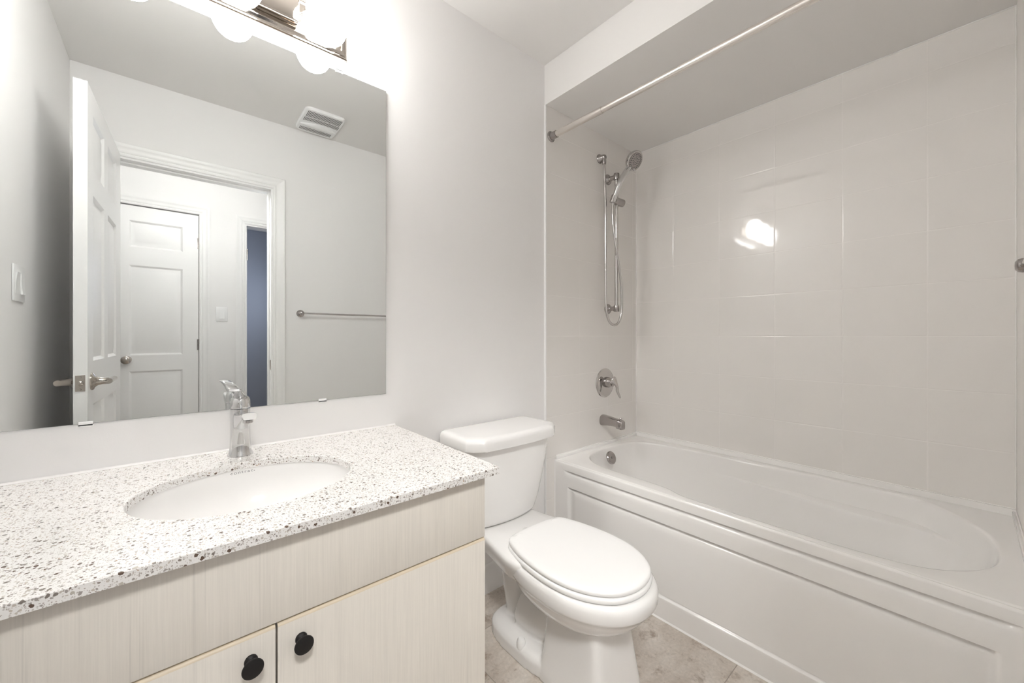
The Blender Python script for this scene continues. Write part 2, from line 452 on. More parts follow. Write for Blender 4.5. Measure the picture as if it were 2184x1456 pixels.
# door casings (colonial profile) : width 0.066, thickness up to 0.016
def casing(name, x0, x1, zt, yface, sgn, wdt=0.066, left=True, right=True):
    prof = [(0, 0), (0, .006), (.004, .009), (.012, .010), (.016, .007), (.021, .011), (.030, .013), (.046, .014), (.052, .017), (.062, .018), (wdt, .015), (wdt, 0)]
    m = MB()
    def strip(path_in, path_out):
        # path_in/out: two corner point pairs (start,end) in (x,z) for inner & outer edges
        rings = []
        for (ia, oa) in zip(path_in, path_out):
            rings.append([(ia[0] + (oa[0] - ia[0]) * (u / wdt), yface + sgn * t, ia[1] + (oa[1] - ia[1]) * (u / wdt)) for u, t in prof])
        m.loft(rings)
    if left: strip([(x0, 0), (x0, zt)], [(x0 - wdt, 0), (x0 - wdt, zt + wdt)])
    strip([(x0, zt), (x1, zt)], [(x0 - (wdt if left else 0), zt + wdt), (x1 + (wdt if right else 0), zt + wdt)])
    if right: strip([(x1, zt), (x1, 0)], [(x1 + wdt, zt + wdt), (x1 + wdt, 0)])
    return struct(name, m, TRIM)
casing('trim_6', OL + 0.004, OR - 0.002, OT - 0.004, B + 0.0003, 1)
casing('trim_7', C2L - 0.001, C2R + 0.001, C2T, HALLY + 0.0003, 1, 0.062)
casing('trim_8', O2L, O2R, O2T, HALLY + 0.0003, 1, 0.058)
# jamb liners with stops
m = MB()
m.box(OL, OL + 0.012, B - 0.12, B, 0, OT); m.box(OR - 0.012, OR, B - 0.12, B, 0, OT); m.box(OL + 0.012, OR - 0.012, B - 0.12, B, OT - 0.014, OT)
m.box(OR - 0.022, OR - 0.012, B - 0.075, B - 0.042, 0, OT - 0.014, 0.002); m.box(OL + 0.012, OR - 0.022, B - 0.075, B - 0.042, OT - 0.024, OT - 0.014, 0.002)
j = struct('trim_9', m, TRIM)
m = MB(); m.box(OR - 0.0145, OR - 0.0118, B - 0.035, B - 0.008, 0.905, 0.965, 0.001); build('strike_plate', m, NICKEL, j)
m = MB()
m.box(O2L, O2L + 0.012, HALLY - 0.12, HALLY, 0, O2T); m.box(O2R - 0.012, O2R, HALLY - 0.12, HALLY, 0, O2T); m.box(O2L + 0.012, O2R - 0.012, HALLY - 0.12, HALLY, O2T - 0.012, O2T)
m.box(O2L + 0.012, O2L + 0.022, HALLY - 0.12, HALLY - 0.06, 0, O2T - 0.012, 0.002)
j2 = struct('trim_10', m, TRIM)
m = MB(); m.box(O2L + 0.0118, O2L + 0.0150, HALLY - 0.05, HALLY - 0.012, 1.73, 1.82, 0.002); m.lathe([(0.006, -.045), (0.006, .045)], (O2L + 0.018, HALLY - 0.010, 1.775), n=12); build('hinge', m, CHROMED, j2)

# --- panel doors -------------------------------------------------
def panel_door(name, mb_face_fn, w_, h_, t_, panels, mat):
    """door leaf in local coords: u 0..w (along), v thickness -t..0, z 0..h ; raised panels recessed on both faces.
    mb_face_fn(u,v,z)->world"""
    m = MB(); bm = m.bm
    us = sorted({0, w_, *[p[0] for p in panels], *[p[1] for p in panels]})
    # build each face as grid of rectangles, replacing panel cells by nested frames
    def face(vs, sgn):
        zs = sorted({0, h_, *[p[2] for p in panels], *[p[3] for p in panels]})
        for i in range(len(us) - 1):
            for k in range(len(zs) - 1):
                a, b, c, d = us[i], us[i + 1], zs[k], zs[k + 1]
                hit = [p for p in panels if p[0] <= a + 1e-6 and p[1] >= b - 1e-6 and p[2] <= c + 1e-6 and p[3] >= d - 1e-6]
                if hit:
                    continue
                bm.faces.new([bm.verts.new(mb_face_fn(u, vs, z)) for u, z in ((a, c), (b, c), (b, d), (a, d))])
        for (a, b, c, d) in panels:
            steps = [(0, 0), (0.006, -0.004), (0.012, -0.009), (0.020, -0.009), (0.040, -0.003)]
            prev = None
            for ins, dep in steps:
                ring = [bm.verts.new(mb_face_fn(u, vs + sgn * dep, z)) for u, z in ((a + ins, c + ins), (b - ins, c + ins), (b - ins, d - ins), (a + ins, d - ins))]
                if prev:
                    for q in range(4): bm.faces.new((prev[q], prev[(q + 1) % 4], ring[(q + 1) % 4], ring[q]))
                prev = ring
            bm.faces.new(prev)
    face(0.0, 1); face(-t_, -1)
    for (u0, z0, u1, z1) in ((0, 0, w_, 0), (w_, 0, w_, h_), (w_, h_, 0, h_), (0, h_, 0, 0)):
        bm.faces.new([bm.verts.new(mb_face_fn(u, v, z)) for u, v, z in ((u0, 0, z0), (u1, 0, z1), (u1, -t_, z1), (u0, -t_, z0))])
    bmesh.ops.remove_doubles(bm, verts=bm.verts, dist=1e-5)
    return m

# bathroom door, open against the left wall. Right face from (-.205,-.10) to (-.236,.64)
P0 = Vector((-0.205, -0.100, 0)); P1 = Vector((-0.236, 0.640, 0))
du = (P1 - P0).normalized(); WD = (P1 - P0).length; dn = Vector((du.y, -du.x, 0))   # dn points to +x (room side)
def bd(u, v, z): return P0 + du * u + dn * v + Vector((0, 0, z))
pan = [(0.105, 0.340), (0.430, 0.630)]
panels = []
for a, b in ((0.125, 0.345), (0.425, 0.645)):
    panels += [(a, b, 1.735, 1.945), (a, b, 1.010, 1.640), (a, b, 0.25, 0.845)]
m = panel_door('d', lambda u, v, z: bd(u, v, z), WD, 2.030, 0.036, panels, DOORP)
door = build('door_1', m, DOORP, smooth=20); door['kind'] = 'structure'
for v in door.data.vertices: v.co.z += 0.012

def lever_set(parent, base, out, along, mat):
    """rosette + neck + straight lever"""
    out = Vector(out).normalized(); along = Vector(along).normalized(); base = Vector(base)
    m = MB()
    m.lathe([(0.0, 0), (0.033, 0), (0.033, 0.004), (0.030, 0.007), (0.022, 0.010), (0.015, 0.018), (0.0125, 0.030), (0.0125, 0.046), (0, 0.047)], base, out)
    c = base + out * 0.047
    path = [c - along * 0.012, c + along * 0.0, c + along * 0.05, c + along * 0.10, c + along * 0.112]
    m.tube(path, [0.011, 0.0115, 0.0105, 0.010, 0.010], 20)
    return build('door_handle', m, mat, parent)
LZ = 0.945
lever_set(door, bd(WD - 0.065, 0, LZ), dn, -du, NICKEL)
lever_set(door, bd(WD - 0.065, -0.036, LZ), -dn, -du, NICKEL)
m = MB()
e0 = bd(WD, -0.018, LZ)
def slab(m, c, ax, ay, hx, hy, hz, axz=Vector((0, 0, 1))):
    ax = Vector(ax).normalized(); ay = Vector(ay).normalized()
    r = [[c + ax * (sx * hx) + axz * (sz * hz) + ay * (sy * hy) for sx, sz in ((-1, -1), (1, -1), (1, 1), (-1, 1))] for sy in (-1, 1)]
    m.loft(r)
slab(m, e0 + du * 0.0005, dn, du, 0.0125, 0.0009, 0.029)
pl = build('latch_plate', m, NICKEL, door)
m = MB(); m.lathe([(0.0, 0), (0.009, 0), (0.008, 0.010), (0.004, 0.013), (0, 0.013)], e0 + du * 0.001, du, 20, 1.0, 1.1)
m.lathe([(0, 0), (0.0035, 0), (0.003, 0.0012), (0, 0.0013)], e0 + du * 0.0014 + Vector((0, 0, 0.022)), du, 12)
m.lathe([(0, 0), (0.0035, 0), (0.003, 0.0012), (0, 0.0013)], e0 + du * 0.0014 - Vector((0, 0, 0.022)), du, 12)
build('latch_bolt', m, NICKEL, pl)
for hz in (0.25, 1.05, 1.85):
    m = MB(); m.lathe([(0, -.045), (0.006, -.045), (0.006, .045), (0, .045)], bd(-0.010, -0.040, hz), n=14)
    build('hinge', m, NICKEL, door)

# closet door across the hall
cw = C2R - C2L - 0.006
def cd_(u, v, z): return Vector((C2L + 0.003 + u, HALLY - 0.004 + v, z))
panels = [(0.075, cw - 0.092, 1.740, 1.925), (0.075, cw - 0.092, 0.980, 1.612), (0.075, cw - 0.092, 0.20, 0.868)]
m = panel_door('c', lambda u, v, z: cd_(u, v, z), cw, 2.028, 0.035, panels, DOORP)
cdoor = build('door_2', m, DOORP, smooth=20); cdoor['kind'] = 'structure'
m = MB(); m.lathe([(0, 0), (0.028, 0), (0.028, 0.004), (0.016, 0.009), (0.011, 0.020), (0.013, 0.030), (0.024, 0.038), (0.028, 0.050), (0.025, 0.060), (0.014, 0.067), (0, 0.068)], cd_(0.062, 0, 0.950), (0, 1, 0), 28)
build('door_handle', m, NICKEL, cdoor)
for hz in (0.28, 1.05, 1.815):
    m = MB(); m.lathe([(0, -.04), (0.006, -.04), (0.006, .04), (0, .04)], cd_(cw + 0.0, 0.004, hz), n=12); m.box(C2R - 0.012, C2R - 0.003, HALLY - 0.004, HALLY - 0.002, hz - .04, hz + .04)
    build('hinge', m, CHROMED, cdoor)
m = MB(); m.box(C2L - 0.02, C2R + 0.02, HALLY - 0.118, HALLY - 0.06, 0, 2.06)
m2 = m; struct('closet_dark_backing', m2, DARK)  # dark sheet behind the closet door, coloured as the shade in its gaps

# ================================================================== MIRROR
MX0, MX1, MZ0, MZ1 = -0.374, 0.579, 0.9085, 1.9955
mir = thing('wall_mirror', (0.1, D, MZ0), 'large frameless rectangular mirror on the wall above the vanity', 'mirror')
m = MB(); m.box(MX0, MX1, D - 0.006, D - 0.001, MZ0, MZ1, 0.0006, 1)
o = build('mirror_pane', m, [MIREDGE, MIRROR], mir, smooth=0)
for p in o.data.polygons:
    if p.normal.y < -0.9: p.material_index = 1
for cx_, cz_ in ((0.366, MZ0), (-0.157, MZ0), (0.418, MZ1)):
    m = MB(); up = 1 if cz_ == MZ0 else -1
    m.box(cx_ - 0.012, cx_ + 0.012, D - 0.0085, D - 0.0062, cz_ - 0.005 if up > 0 else cz_ - 0.005, cz_ + 0.005, 0.0006)
    m.box(cx_ - 0.012, cx_ + 0.012, D - 0.0085, D - 0.0002, (cz_ - 0.006) if up > 0 else (cz_ + 0.001), (cz_ - 0.001) if up > 0 else (cz_ + 0.006), 0.0006)
    build('mirror_clip', m, CLIPM, mir)

# ================================================================== VANITY
FX = 0.588; CY = 0.785; CB = CZ - 0.0175; LX = -0.316
van = thing('vanity_cabinet', (0.136, 1.07, 0), 'cream woodgrain vanity cabinet under the speckled countertop, beside the toilet', 'cabinet')
m = MB()
m.box(FX - 0.018, FX, CY + 0.020, D - 0.002, 0, CB - 0.0005); m.box(LX, LX + 0.018, CY + 0.02, D - 0.002, 0, CB - 0.0005)
m.box(LX + 0.018, FX - 0.018, CY + 0.02, D - 0.002, 0.10, 0.118)
m.box(LX + 0.018, FX - 0.018, D - 0.012, D - 0.002, 0.118, CB - 0.0005)
m.box(LX + 0.018, FX - 0.018, CY + 0.0225, CY + 0.040, 0.560, 0.650)
build('carcass', m, LAMI, van, smooth=0)
m = MB(); m.box(XL + 0.001, LX - 0.0005, CY + 0.005, CY + 0.022, 0, CB - 0.0005); build('filler_strip', m, LAMI, van, smooth=0)
m = MB(); m.box(LX + 0.018, FX - 0.018, CY + 0.075, CY + 0.090, 0, 0.10); build('toe_kick', m, LAMI, van, smooth=0)
m = MB(); m.box(LX + 0.001, FX, CY, CY + 0.0195, 0.6175, CB - 0.004, 0.0012); build('false_drawer_front', m, LAMI, van)
def door_front(x0, x1, kx):
    # top edge rounded and edge-banded: seen as the tan strip below the gap
    m = MB()
    z0, z1 = 0.105, 0.6145
    prof = [(CY, z0), (CY, z1 - 0.006), (CY + 0.001, z1 - 0.0035), (CY + 0.004, z1 - 0.0008), (CY + 0.008, z1 - 0.0003), (CY + 0.0195, z1), (CY + 0.0195, z0)]
    m.loft([[(x0, a, b) for a, b in prof], [(x1, a, b) for a, b in prof]])
    o = build('cabinet_door', m, [LAMI, EDGEBAND], van)
    for p in o.data.polygons:
        if p.normal.z > 0.2: p.material_index = 1
    kz = 0.5725
    m = MB()
    m.lathe([(0, 0), (0.0095, 0), (0.0100, 0.002), (0.0095, 0.004), (0.006, 0.007), (0.0055, 0.013), (0.009, 0.017), (0.0145, 0.020), (0.0158, 0.0225), (0.0153, 0.0245), (0.010, 0.0262), (0, 0.0266)], (kx, CY, kz), (0, -1, 0), 40)
    k = build('door_knob', m, BLACKM, o, label='round black door knob')
    return o
door_front(LX + 0.001, 0.1345, 0.0985)
door_front(0.1380, FX, 0.1745)

# counter top with oval cut-out
SX, SY, SA, SBb = 0.135, 1.047, 0.205, 0.172
CF = 0.7595; CR = 0.615
m = MB(); bm = m.bm
n = 96
def rect_pt(a):
    # point on the outer rectangle in direction a from sink centre
    dx, dy = math.cos(a), math.sin(a)
    x0, x1, y0, y1 = XL + 0.0008, CR, CF, D - 0.0008
    t = min(((x1 - SX) / dx if dx > 1e-9 else (x0 - SX) / dx if dx < -1e-9 else 9), ((y1 - SY) / dy if dy > 1e-9 else (y0 - SY) / dy if dy < -1e-9 else 9))
    return (SX + dx * t, SY + dy * t)
angs = [2 * math.pi * i / n for i in range(n)]
for cxx, cyy in ((XL + 0.0008, CF), (CR, CF), (CR, D - 0.0008), (XL + 0.0008, D - 0.0008)):
    a = math.atan2(cyy - SY, cxx - SX) % (2 * math.pi)
    i = min(range(n), key=lambda q: abs(angs[q] - a)); angs[i] = a
outer = [rect_pt(a) for a in angs]
def ellp(a, k=0.0):
    # parametrised so that the point lies in direction a
    r = 1 / math.sqrt((math.cos(a) / (SA + k)) ** 2 + (math.sin(a) / (SBb + k)) ** 2)
    return (SX + r * math.cos(a), SY + r * math.sin(a))
def outr(i, ins):
    x, y = outer[i]
    x0, x1, y0, y1 = XL + 0.0008, CR - ins, CF + ins, D - 0.0008
    return (min(max(x, x0), x1), min(max(y, y0), y1))
rings = []
for kk, zz in ((0.0, CB), (0.0, CZ - 0.0015), (0.0015, CZ)):
    rings.append([(*ellp(a, kk), zz) for a in angs])
rings.append([(*outr(i, 0.0015), CZ) for i in range(n)])
rings.append([(*outr(i, 0.0), CZ - 0.0015) for i in range(n)])
rings.append([(*outr(i, 0.0), CB) for i in range(n)])
rings.append(rings[0])
m.loft(rings, False, False)
bmesh.ops.remove_doubles(m.bm, verts=m.bm.verts, dist=1e-6)
o = build('countertop', m, QUARTZ, smooth=30)
o['label'] = 'white and grey speckled quartz countertop with an oval sink cut-out'; o['category'] = 'countertop'
m = MB(); m.extrude_profile([(D - 0.0006, CZ + 0.0003), (D - 0.006, CZ + 0.0003), (D - 0.003, CZ + 0.0018), (D - 0.0006, CZ + 0.005)], XL + 0.001, CR, 'x')
struct('trim_12', m, CAULK)

# sink
snk = thing('undermount_sink', (SX, SY, CB), 'oval white undermount sink set into the speckled countertop', 'sink')
SD = 0.145
def sink_surf(a, s):
    """s 0 rim..1 centre"""
    k = 1 - s
    z = CB - 0.0005 - SD * (1 - k ** 3.0) ** (1 / 1.9)
    return Vector((SX + (SA + 0.006) * k * math.cos(a), SY + (SBb + 0.006) * k * math.sin(a), z))
m = MB(); nn = 72
ss = [0, 0.004, 0.012, 0.025, 0.045, 0.07, 0.10, 0.14, 0.19, 0.25, 0.32, 0.4, 0.5, 0.6, 0.7, 0.8, 0.885]
rings = [[Vector((SX + (SA + 0.03) * math.cos(2 * math.pi * i / nn), SY + (SBb + 0.03) * math.sin(2 * math.pi * i / nn), CB - 0.018)) for i in range(nn)],
         [Vector((SX + (SA + 0.03) * math.cos(2 * math.pi * i / nn), SY + (SBb + 0.03) * math.sin(2 * math.pi * i / nn), CB - 0.0006)) for i in range(nn)]]
rings += [[sink_surf(2 * math.pi * i / nn, s) for i in range(nn)] for s in ss]
rings += [[Vector((p.x, p.y, p.z - 0.012)) for p in rings[-1]]]
low = [[Vector((SX + (p.x - SX) * 1.06, SY + (p.y - SY) * 1.06, p.z - 0.012)) for p in [sink_surf(2 * math.pi * i / nn, s) for i in range(nn)]] for s in (0.885, 0.6, 0.3, 0.12, 0.05)]
rings += low; rings += [rings[0]]
m.loft(rings, False, False); bmesh.ops.remove_doubles(m.bm, verts=m.bm.verts, dist=1e-6)
build('basin', m, CERAMIC, snk, smooth=50)
m = MB(); zc = CB - SD - 0.0005
m.lathe([(0, 0.000), (0.026, 0.000), (0.027, 0.003), (0.024, 0.0045), (0.019, 0.0035), (0.017, 0.006), (0, 0.008)], (SX, SY, zc - 0.002), n=32)
build('drain', m, CHROME, snk)
# lettering printed on the inner back wall
cu = bpy.data.curves.new('lettering_curve', 'FONT'); cu.body = 'contrac'; cu.size = 0.0125; cu.space_character = 1.28
to = bpy.data.objects.new('lettering_tmp', cu); COL.objects.link(to)
bpy.context.view_layer.update()
dg = bpy.context.evaluated_depsgraph_get()
tm = bpy.data.meshes.new_from_object(to.evaluated_get(dg))
bpy.data.objects.remove(to)
tb = bmesh.new(); tb.from_mesh(tm)
wmax = max(v.co.x for v in tb.verts)
# small dot after the word
r = bmesh.ops.create_circle(tb, cap_ends=True, segments=12, radius=0.0013)
for v in r['verts']: v.co = Vector((v.co.x + wmax + 0.0028, v.co.y + 0.0022, 0))
bmesh.ops.triangulate(tb, faces=tb.faces)
bmesh.ops.subdivide_edges(tb, edges=[e for e in tb.edges if e.calc_length() > 0.003], cuts=1)
tx0 = 0.136 - (wmax + 0.004) / 2
def wall_of_sink(x, z):
    lo, hi = 0.0, 0.6
    best = None
    for i in range(60):
        mid = (lo + hi) / 2
        k = 1 - mid
        zz = CB - 0.0005 - SD * (1 - k ** 3.0) ** (1 / 1.9)
        if zz > z: lo = mid
        else: hi = mid
    k = 1 - lo
    q = max(0.0, 1 - ((x - SX) / ((SA + 0.006) * k)) ** 2)
    return SY + (SBb + 0.006) * k * math.sqrt(q)
for v in tb.verts:
    x = tx0 + v.co.x; z = CB - 0.0125 + v.co.y * 0.85
    y = wall_of_sink(x, z)
    v.co = Vector((x, y - 0.0005, z + 0.0004))
mm_ = MB(); mm_.bm.free(); mm_.bm = tb
LET = simple('grey_print', (0.16, 0.16, 0.17), 0.5, vary=0.02)
build('printed_lettering', mm_, LET, snk, smooth=0, label='small grey printed word inside the sink rim')

# faucet
fx, fy = 0.139, 1.300
fau = thing('sink_faucet', (fx, fy, CZ), 'polished chrome single-lever faucet standing behind the oval sink', 'faucet')
m = MB()
m.lathe([(0, 0), (0.0300, 0), (0.0300, 0.0025), (0.0275, 0.008), (0.0250, 0.018), (0.0238, 0.035), (0.0230, 0.06), (0.0228, 0.100), (0.0228, 0.1265), (0, 0.1265)], (fx, fy, CZ + 0.0003), n=48)
build('faucet_body', m, CHROMEB, fau)
m = MB()
rings = []
for t, hw, zt, zb in ((0.0, 0.0185, 0.121, 0.068), (0.25, 0.0175, 0.121, 0.082), (0.5, 0.0165, 0.126, 0.098), (0.75, 0.016, 0.133, 0.112), (0.95, 0.0158, 0.1395, 0.1195), (1.0, 0.0150, 0.1395, 0.1205)):
    yy = fy - 0.012 - t * 0.155; c_ = (zt + zb) / 2 + CZ; hh = (zt - zb) / 2
    ring = []
    for i in range(28):
        a = 2 * math.pi * i / 28; ca, sa = math.cos(a), math.sin(a)
        ring.append((fx + hw * math.copysign(abs(ca) ** 0.5, ca), yy - 0.006 * sa, c_ + hh * math.copysign(abs(sa) ** 0.5, sa)))
    rings.append(ring)
m.loft(rings)
build('spout', m, CHROMEB, fau)
m = MB(); m.lathe([(0, 0), (0.0105, 0), (0.0105, 0.006), (0.008, 0.007), (0, 0.007)], (fx, fy - 0.150, CZ + 0.119), (0, 0, -1), 24); build('aerator', m, CHROME, fau)
m = MB(); m.lathe([(0, 0), (0.0225, 0), (0.0228, 0.004), (0.0226, 0.018), (0.0205, 0.027), (0.014, 0.033), (0, 0.035)], (fx, fy, CZ + 0.1285), n=48)
hd = build('lever_hub', m, CHROMEB, fau)
m = MB()
rings = []
A = Vector((fx, fy + 0.006, CZ + 0.155)); Bv = Vector((0.118, 1.222, 0.978))
ax = (Bv - A).normalized(); side = ax.cross(Vector((0, 0, 1))).normalized(); upv = side.cross(ax)
for t, hw, hh in ((0, 0.012, 0.008), (0.2, 0.016, 0.009), (0.45, 0.014, 0.0065), (0.75, 0.0125, 0.0045), (0.97, 0.012, 0.0035), (1.0, 0.0105, 0.0025)):
    c_ = A.lerp(Bv, t) + upv * (0.006 * math.sin(math.pi * t))
    rings.append([c_ + side * (hw * math.copysign(abs(math.cos(2 * math.pi * i / 24)) ** 0.6, math.cos(2 * math.pi * i / 24))) + upv * (hh * math.copysign(abs(math.sin(2 * math.pi * i / 24)) ** 0.7, math.sin(2 * math.pi * i / 24))) for i in range(24)])
m.loft(rings); build('lever_handle', m, CHROMEB, fau)

# ================================================================== VANITY LIGHT
vl = thing('vanity_light', (0.135, D, 2.04), 'brushed nickel three-shade light bar above the mirror, glowing white', 'wall light')
PX0, PX1, PZ0, PZ1 = -0.173, 0.443, 2.040, 2.176
m = MB()
rings = []
for ins, dep in ((0, 0), (0, 0.006), (0.003, 0.009), (0.007, 0.009), (0.009, 0.013), (0.016, 0.017), (0.020, 0.017), (0.0235, 0.0125), (0.026, 0.0125)):
    rings.append([(PX0 + ins, D - 0.0005 - dep, PZ0 + ins), (PX1 - ins, D - 0.0005 - dep, PZ0 + ins), (PX1 - ins, D - 0.0005 - dep, PZ1 - ins), (PX0 + ins, D - 0.0005 - dep, PZ1 - ins)])
m.loft(rings, True, True)
build('backplate', m, NICKEL, vl, smooth=25)
m = MB(); m.box(-0.022, 0.292, D - 0.042, D - 0.0135, 2.072, 2.144, 0.004, 3); bx_ = build('center_box', m, NICKEL, vl)
for xx in (-0.022, 0.292):
    s_ = 1 if xx > 0 else -1
    m = MB(); m.lathe([(0, 0), (0.0055, 0), (0.0055, 0.004), (0.003, 0.006), (0.005, 0.010), (0.0035, 0.014), (0, 0.015)], (xx, D - 0.028, 2.108), (s_, 0, 0), 20); build('finial', m, NICKEL, bx_)
def egg(c, sc_=1.0):
    m = MB()
    prof = [(0.0, 0.000), (0.012, 0.0005), (0.022, 0.002), (0.031, 0.006), (0.040, 0.014), (0.048, 0.027), (0.054, 0.043), (0.0585, 0.062), (0.0605, 0.082), (0.0600, 0.102), (0.0570, 0.122), (0.051, 0.140), (0.042, 0.155), (0.030, 0.165), (0.0, 0.168)]
    m.lathe(prof, c, n=48); return m
for sx_ in (-0.090, 0.135, 0.360):
    sy_ = 1.283
    m = MB()
    m.lathe([(0, 0), (0.018, 0), (0.018, 0.006), (0.010, 0.010), (0.009, 0.02), (0, 0.02)], (sx_, D - (0.013 if sx_ != 0.135 else 0.042), 2.115), (0, -1, 0), 24)
    m.tube(catmull([(sx_, D - 0.030, 2.115), (sx_, D - 0.050, 2.135) if sx_ != .135 else (sx_, D - .048, 2.125), (sx_, D - 0.060 if sx_ != .135 else D - .052, 2.19), (sx_, D - 0.062, 2.228), (sx_, sy_ + 0.003, 2.236), (sx_, sy_, 2.215)], 6, False), 0.0065, 12)
    m.lathe([(0, 0), (0.030, 0), (0.032, 0.004), (0.030, 0.016), (0.018, 0.028), (0.008, 0.034), (0, 0.034)], (sx_, sy_, 2.180), (0, 0, 1), 28)
    build('shade_arm', m, NICKEL, vl)
    build('lamp_shade', egg((sx_, sy_, 2.018)), OPAL, vl, label='glowing white glass shade')

# ================================================================== SWITCHES
def switch(name, y0, y1, z0, z1, label, plane, gangs, grp=None):
    """plane: ('x', value, sgn) or ('y', value, sgn)"""
    ax, val, sg = plane
    t = thing(name, ((val, (y0 + y1) / 2, (z0 + z1) / 2) if ax == 'x' else ((y0 + y1) / 2, val, (z0 + z1) / 2)), label, 'light switch', grp)
    def bx(m, a0, a1, d0, d1, c0, c1, bev):
        lo, hi = sorted((val + sg * d0, val + sg * d1))
        if ax == 'x': m.box(lo, hi, a0, a1, c0, c1, bev)
        else: m.box(a0, a1, lo, hi, c0, c1, bev)
    m = MB(); bx(m, y0, y1, 0.0003, 0.0055, z0, z1, 0.002); build('wall_plate', m, PLAST, t)
    w_ = (y1 - y0) / gangs
    for g in range(gangs):
        c_ = y0 + w_ * (g + 0.5)
        m = MB()
        hw = 0.0165; zc_ = (z0 + z1) / 2; hh = 0.034
        # rocker: tilted wedge
        tilt = (0.0105, 0.0065) if g % 2 == 0 else (0.0065, 0.0105)
        pts = [(0.005, zc_ - hh), (tilt[0], zc_ - hh), (0.0072, zc_), (tilt[1], zc_ + hh), (0.005, zc_ + hh)]
        R = []
        for a in (c_ - hw, c_ + hw):
            R.append([((val + sg * d, a, z) if ax == 'x' else (a, val + sg * d, z)) for d, z in pts])
        m.loft(R); build('rocker', m, PLAST, t, smooth=20)
    return t
switch('light_switch', 0.672, 0.790, 1.227, 1.343, 'white double rocker switch plate on the left wall, reflected at the left of the mirror', ('x', XL, 1), 2)
switch('light_switch', 0.250, 0.325, 1.230, 1.342, 'white rocker switch on the hall wall between two doorways, seen in the mirror', ('y', HALLY, 1), 1)

# ================================================================== TOWEL BAR (door wall)
tb_ = thing('towel_bar', (0.935, B, 1.262), 'chrome towel bar on the wall beside the doorway, reflected in the mirror', 'towel bar')
for xx in (0.628, 1.325):
    m = MB()
    m.lathe([(0, 0), (0.0235, 0), (0.0235, 0.003), (0.020, 0.008), (0.011, 0.013), (0.009, 0.020), (0.0095, 0.028), (0.0135, 0.033), (0.0150, 0.041), (0.0135, 0.047), (0.008, 0.051), (0, 0.0515)], (xx, B + 0.0004, 1.262), (0, 1, 0), 32)
    build('post', m, CHROMED, tb_)
m = MB(); m.tube([(0.632, B + 0.040, 1.262), (1.320, B + 0.040, 1.262)], 0.0058, 16); build('rail', m, CHROME, tb_)

# ================================================================== CEILING VENT
vx0, vx1, vy0, vy1 = 0.585, 0.812, -0.075, 0.222
vent = thing('ceiling_vent', ((vx0 + vx1) / 2, (vy0 + vy1) / 2, HZ), 'white slotted exhaust fan grille on the ceiling, reflected in the mirror', 'vent')
vc = ((vx0 + vx1) / 2, (vy0 + vy1) / 2)
def rr(hx, hy, z, p=9.0, n=72):
    out = []
    for i in range(n):
        a = 2 * math.pi * i / n; c_, s_ = math.cos(a), math.sin(a)
        out.append((vc[0] + hx * math.copysign(abs(c_) ** (2 / p), c_), vc[1] + hy * math.copysign(abs(s_) ** (2 / p), s_), z))
    return out
HX, HY = (vx1 - vx0) / 2, (vy1 - vy0) / 2
m = MB(); VZ = HZ - 0.0170
m.loft([rr(HX, HY, HZ - 0.0004), rr(HX, HY, HZ - 0.010), rr(HX - 0.004, HY - 0.004, HZ - 0.0155), rr(HX - 0.009, HY - 0.009, VZ)])
vb = build('grille', m, PLAST, vent)
# smooth crescent blade between the slot bands
m = MB(); R = []
for i in range(25):
    t = -1 + i / 12; x = vc[0] + t * (HX - 0.012); hw = 0.004 + 0.027 * (1 - t * t); yc = vy1 - 0.297 * 0.66 + 0.012 * (1 - t * t)
    R.append([(x, yc - hw, VZ + 0.001), (x, yc - hw * 0.8, VZ - 0.003 - 0.005 * (1 - t * t)), (x, yc + hw * 0.3, VZ - 0.004 - 0.010 * (1 - t * t)), (x, yc + hw, VZ - 0.002), (x, yc + hw, VZ + 0.001)])
m.loft(R); build('vent_blade', m, PLAST, vent, smooth=60)
for band, (ya, yb, inset) in enumerate(((vy1 - 0.020, vy1 - 0.098, 0.018), (vy1 - 0.106, vy1 - 0.150, 0.016), (vy1 - 0.232, vy1 - 0.272, 0.020))):
    m = MB(); x = vx0 + inset
    while x < vx1 - inset:
        t = (x - vc[0]) / HX; bow = 0.010 * (1 - t * t)
        a, b_ = ya, yb + (bow if band < 2 else -bow * 0.3)
        if band == 1: a += bow
        m.box(x, x + 0.0034, min(a, b_), max(a, b_), VZ - 0.0006, VZ + 0.003)
        x += 0.0072
    build('vent_slots', m, SLOT, vent, smooth=0, label='dark bars standing in for the shaded slots of the vent grille')  # dark bars on a closed grille, coloured as shade inside slots

# ================================================================== TOILET
TX = 1.018
toi = thing('toilet', (TX, 0.95, 0), 'white two-piece toilet with closed lid between the vanity and the tub', 'toilet')
def tank_ring(hw, yb, yf, z, bow=0.02, ch=0.035, n=12, lim=0.01):
    """rear straight, front bowed with chamfered corners"""
    pts = [(-hw, yb - 0.012), (-hw + 0.012, yb), (hw - 0.012, yb), (hw, yb - 0.012)]
    pts += [(hw, yf + bow + ch)]
    fw = hw - ch * 1.25
    for i in range(n + 1):
        t = 1 - 2 * i / n
        pts.append((fw * t, yf + bow * t * t))
    pts += [(-hw, yf + bow + ch)]
    # round with one chaikin pass
    for _ in range(2):
        q = []
        for i in range(len(pts)):
            a, b = pts[i], pts[(i + 1) % len(pts)]
            L = math.dist(a, b); f = 0.25 if L < 0.03 else lim / L
            f = min(0.25, max(f, 0.02))
            q += [(a[0] + (b[0] - a[0]) * f, a[1] + (b[1] - a[1]) * f), (a[0] + (b[0] - a[0]) * (1 - f), a[1] + (b[1] - a[1]) * (1 - f))]
        pts = q
    return [(TX + x, y, z) for x, y in pts]
m = MB()
R = []
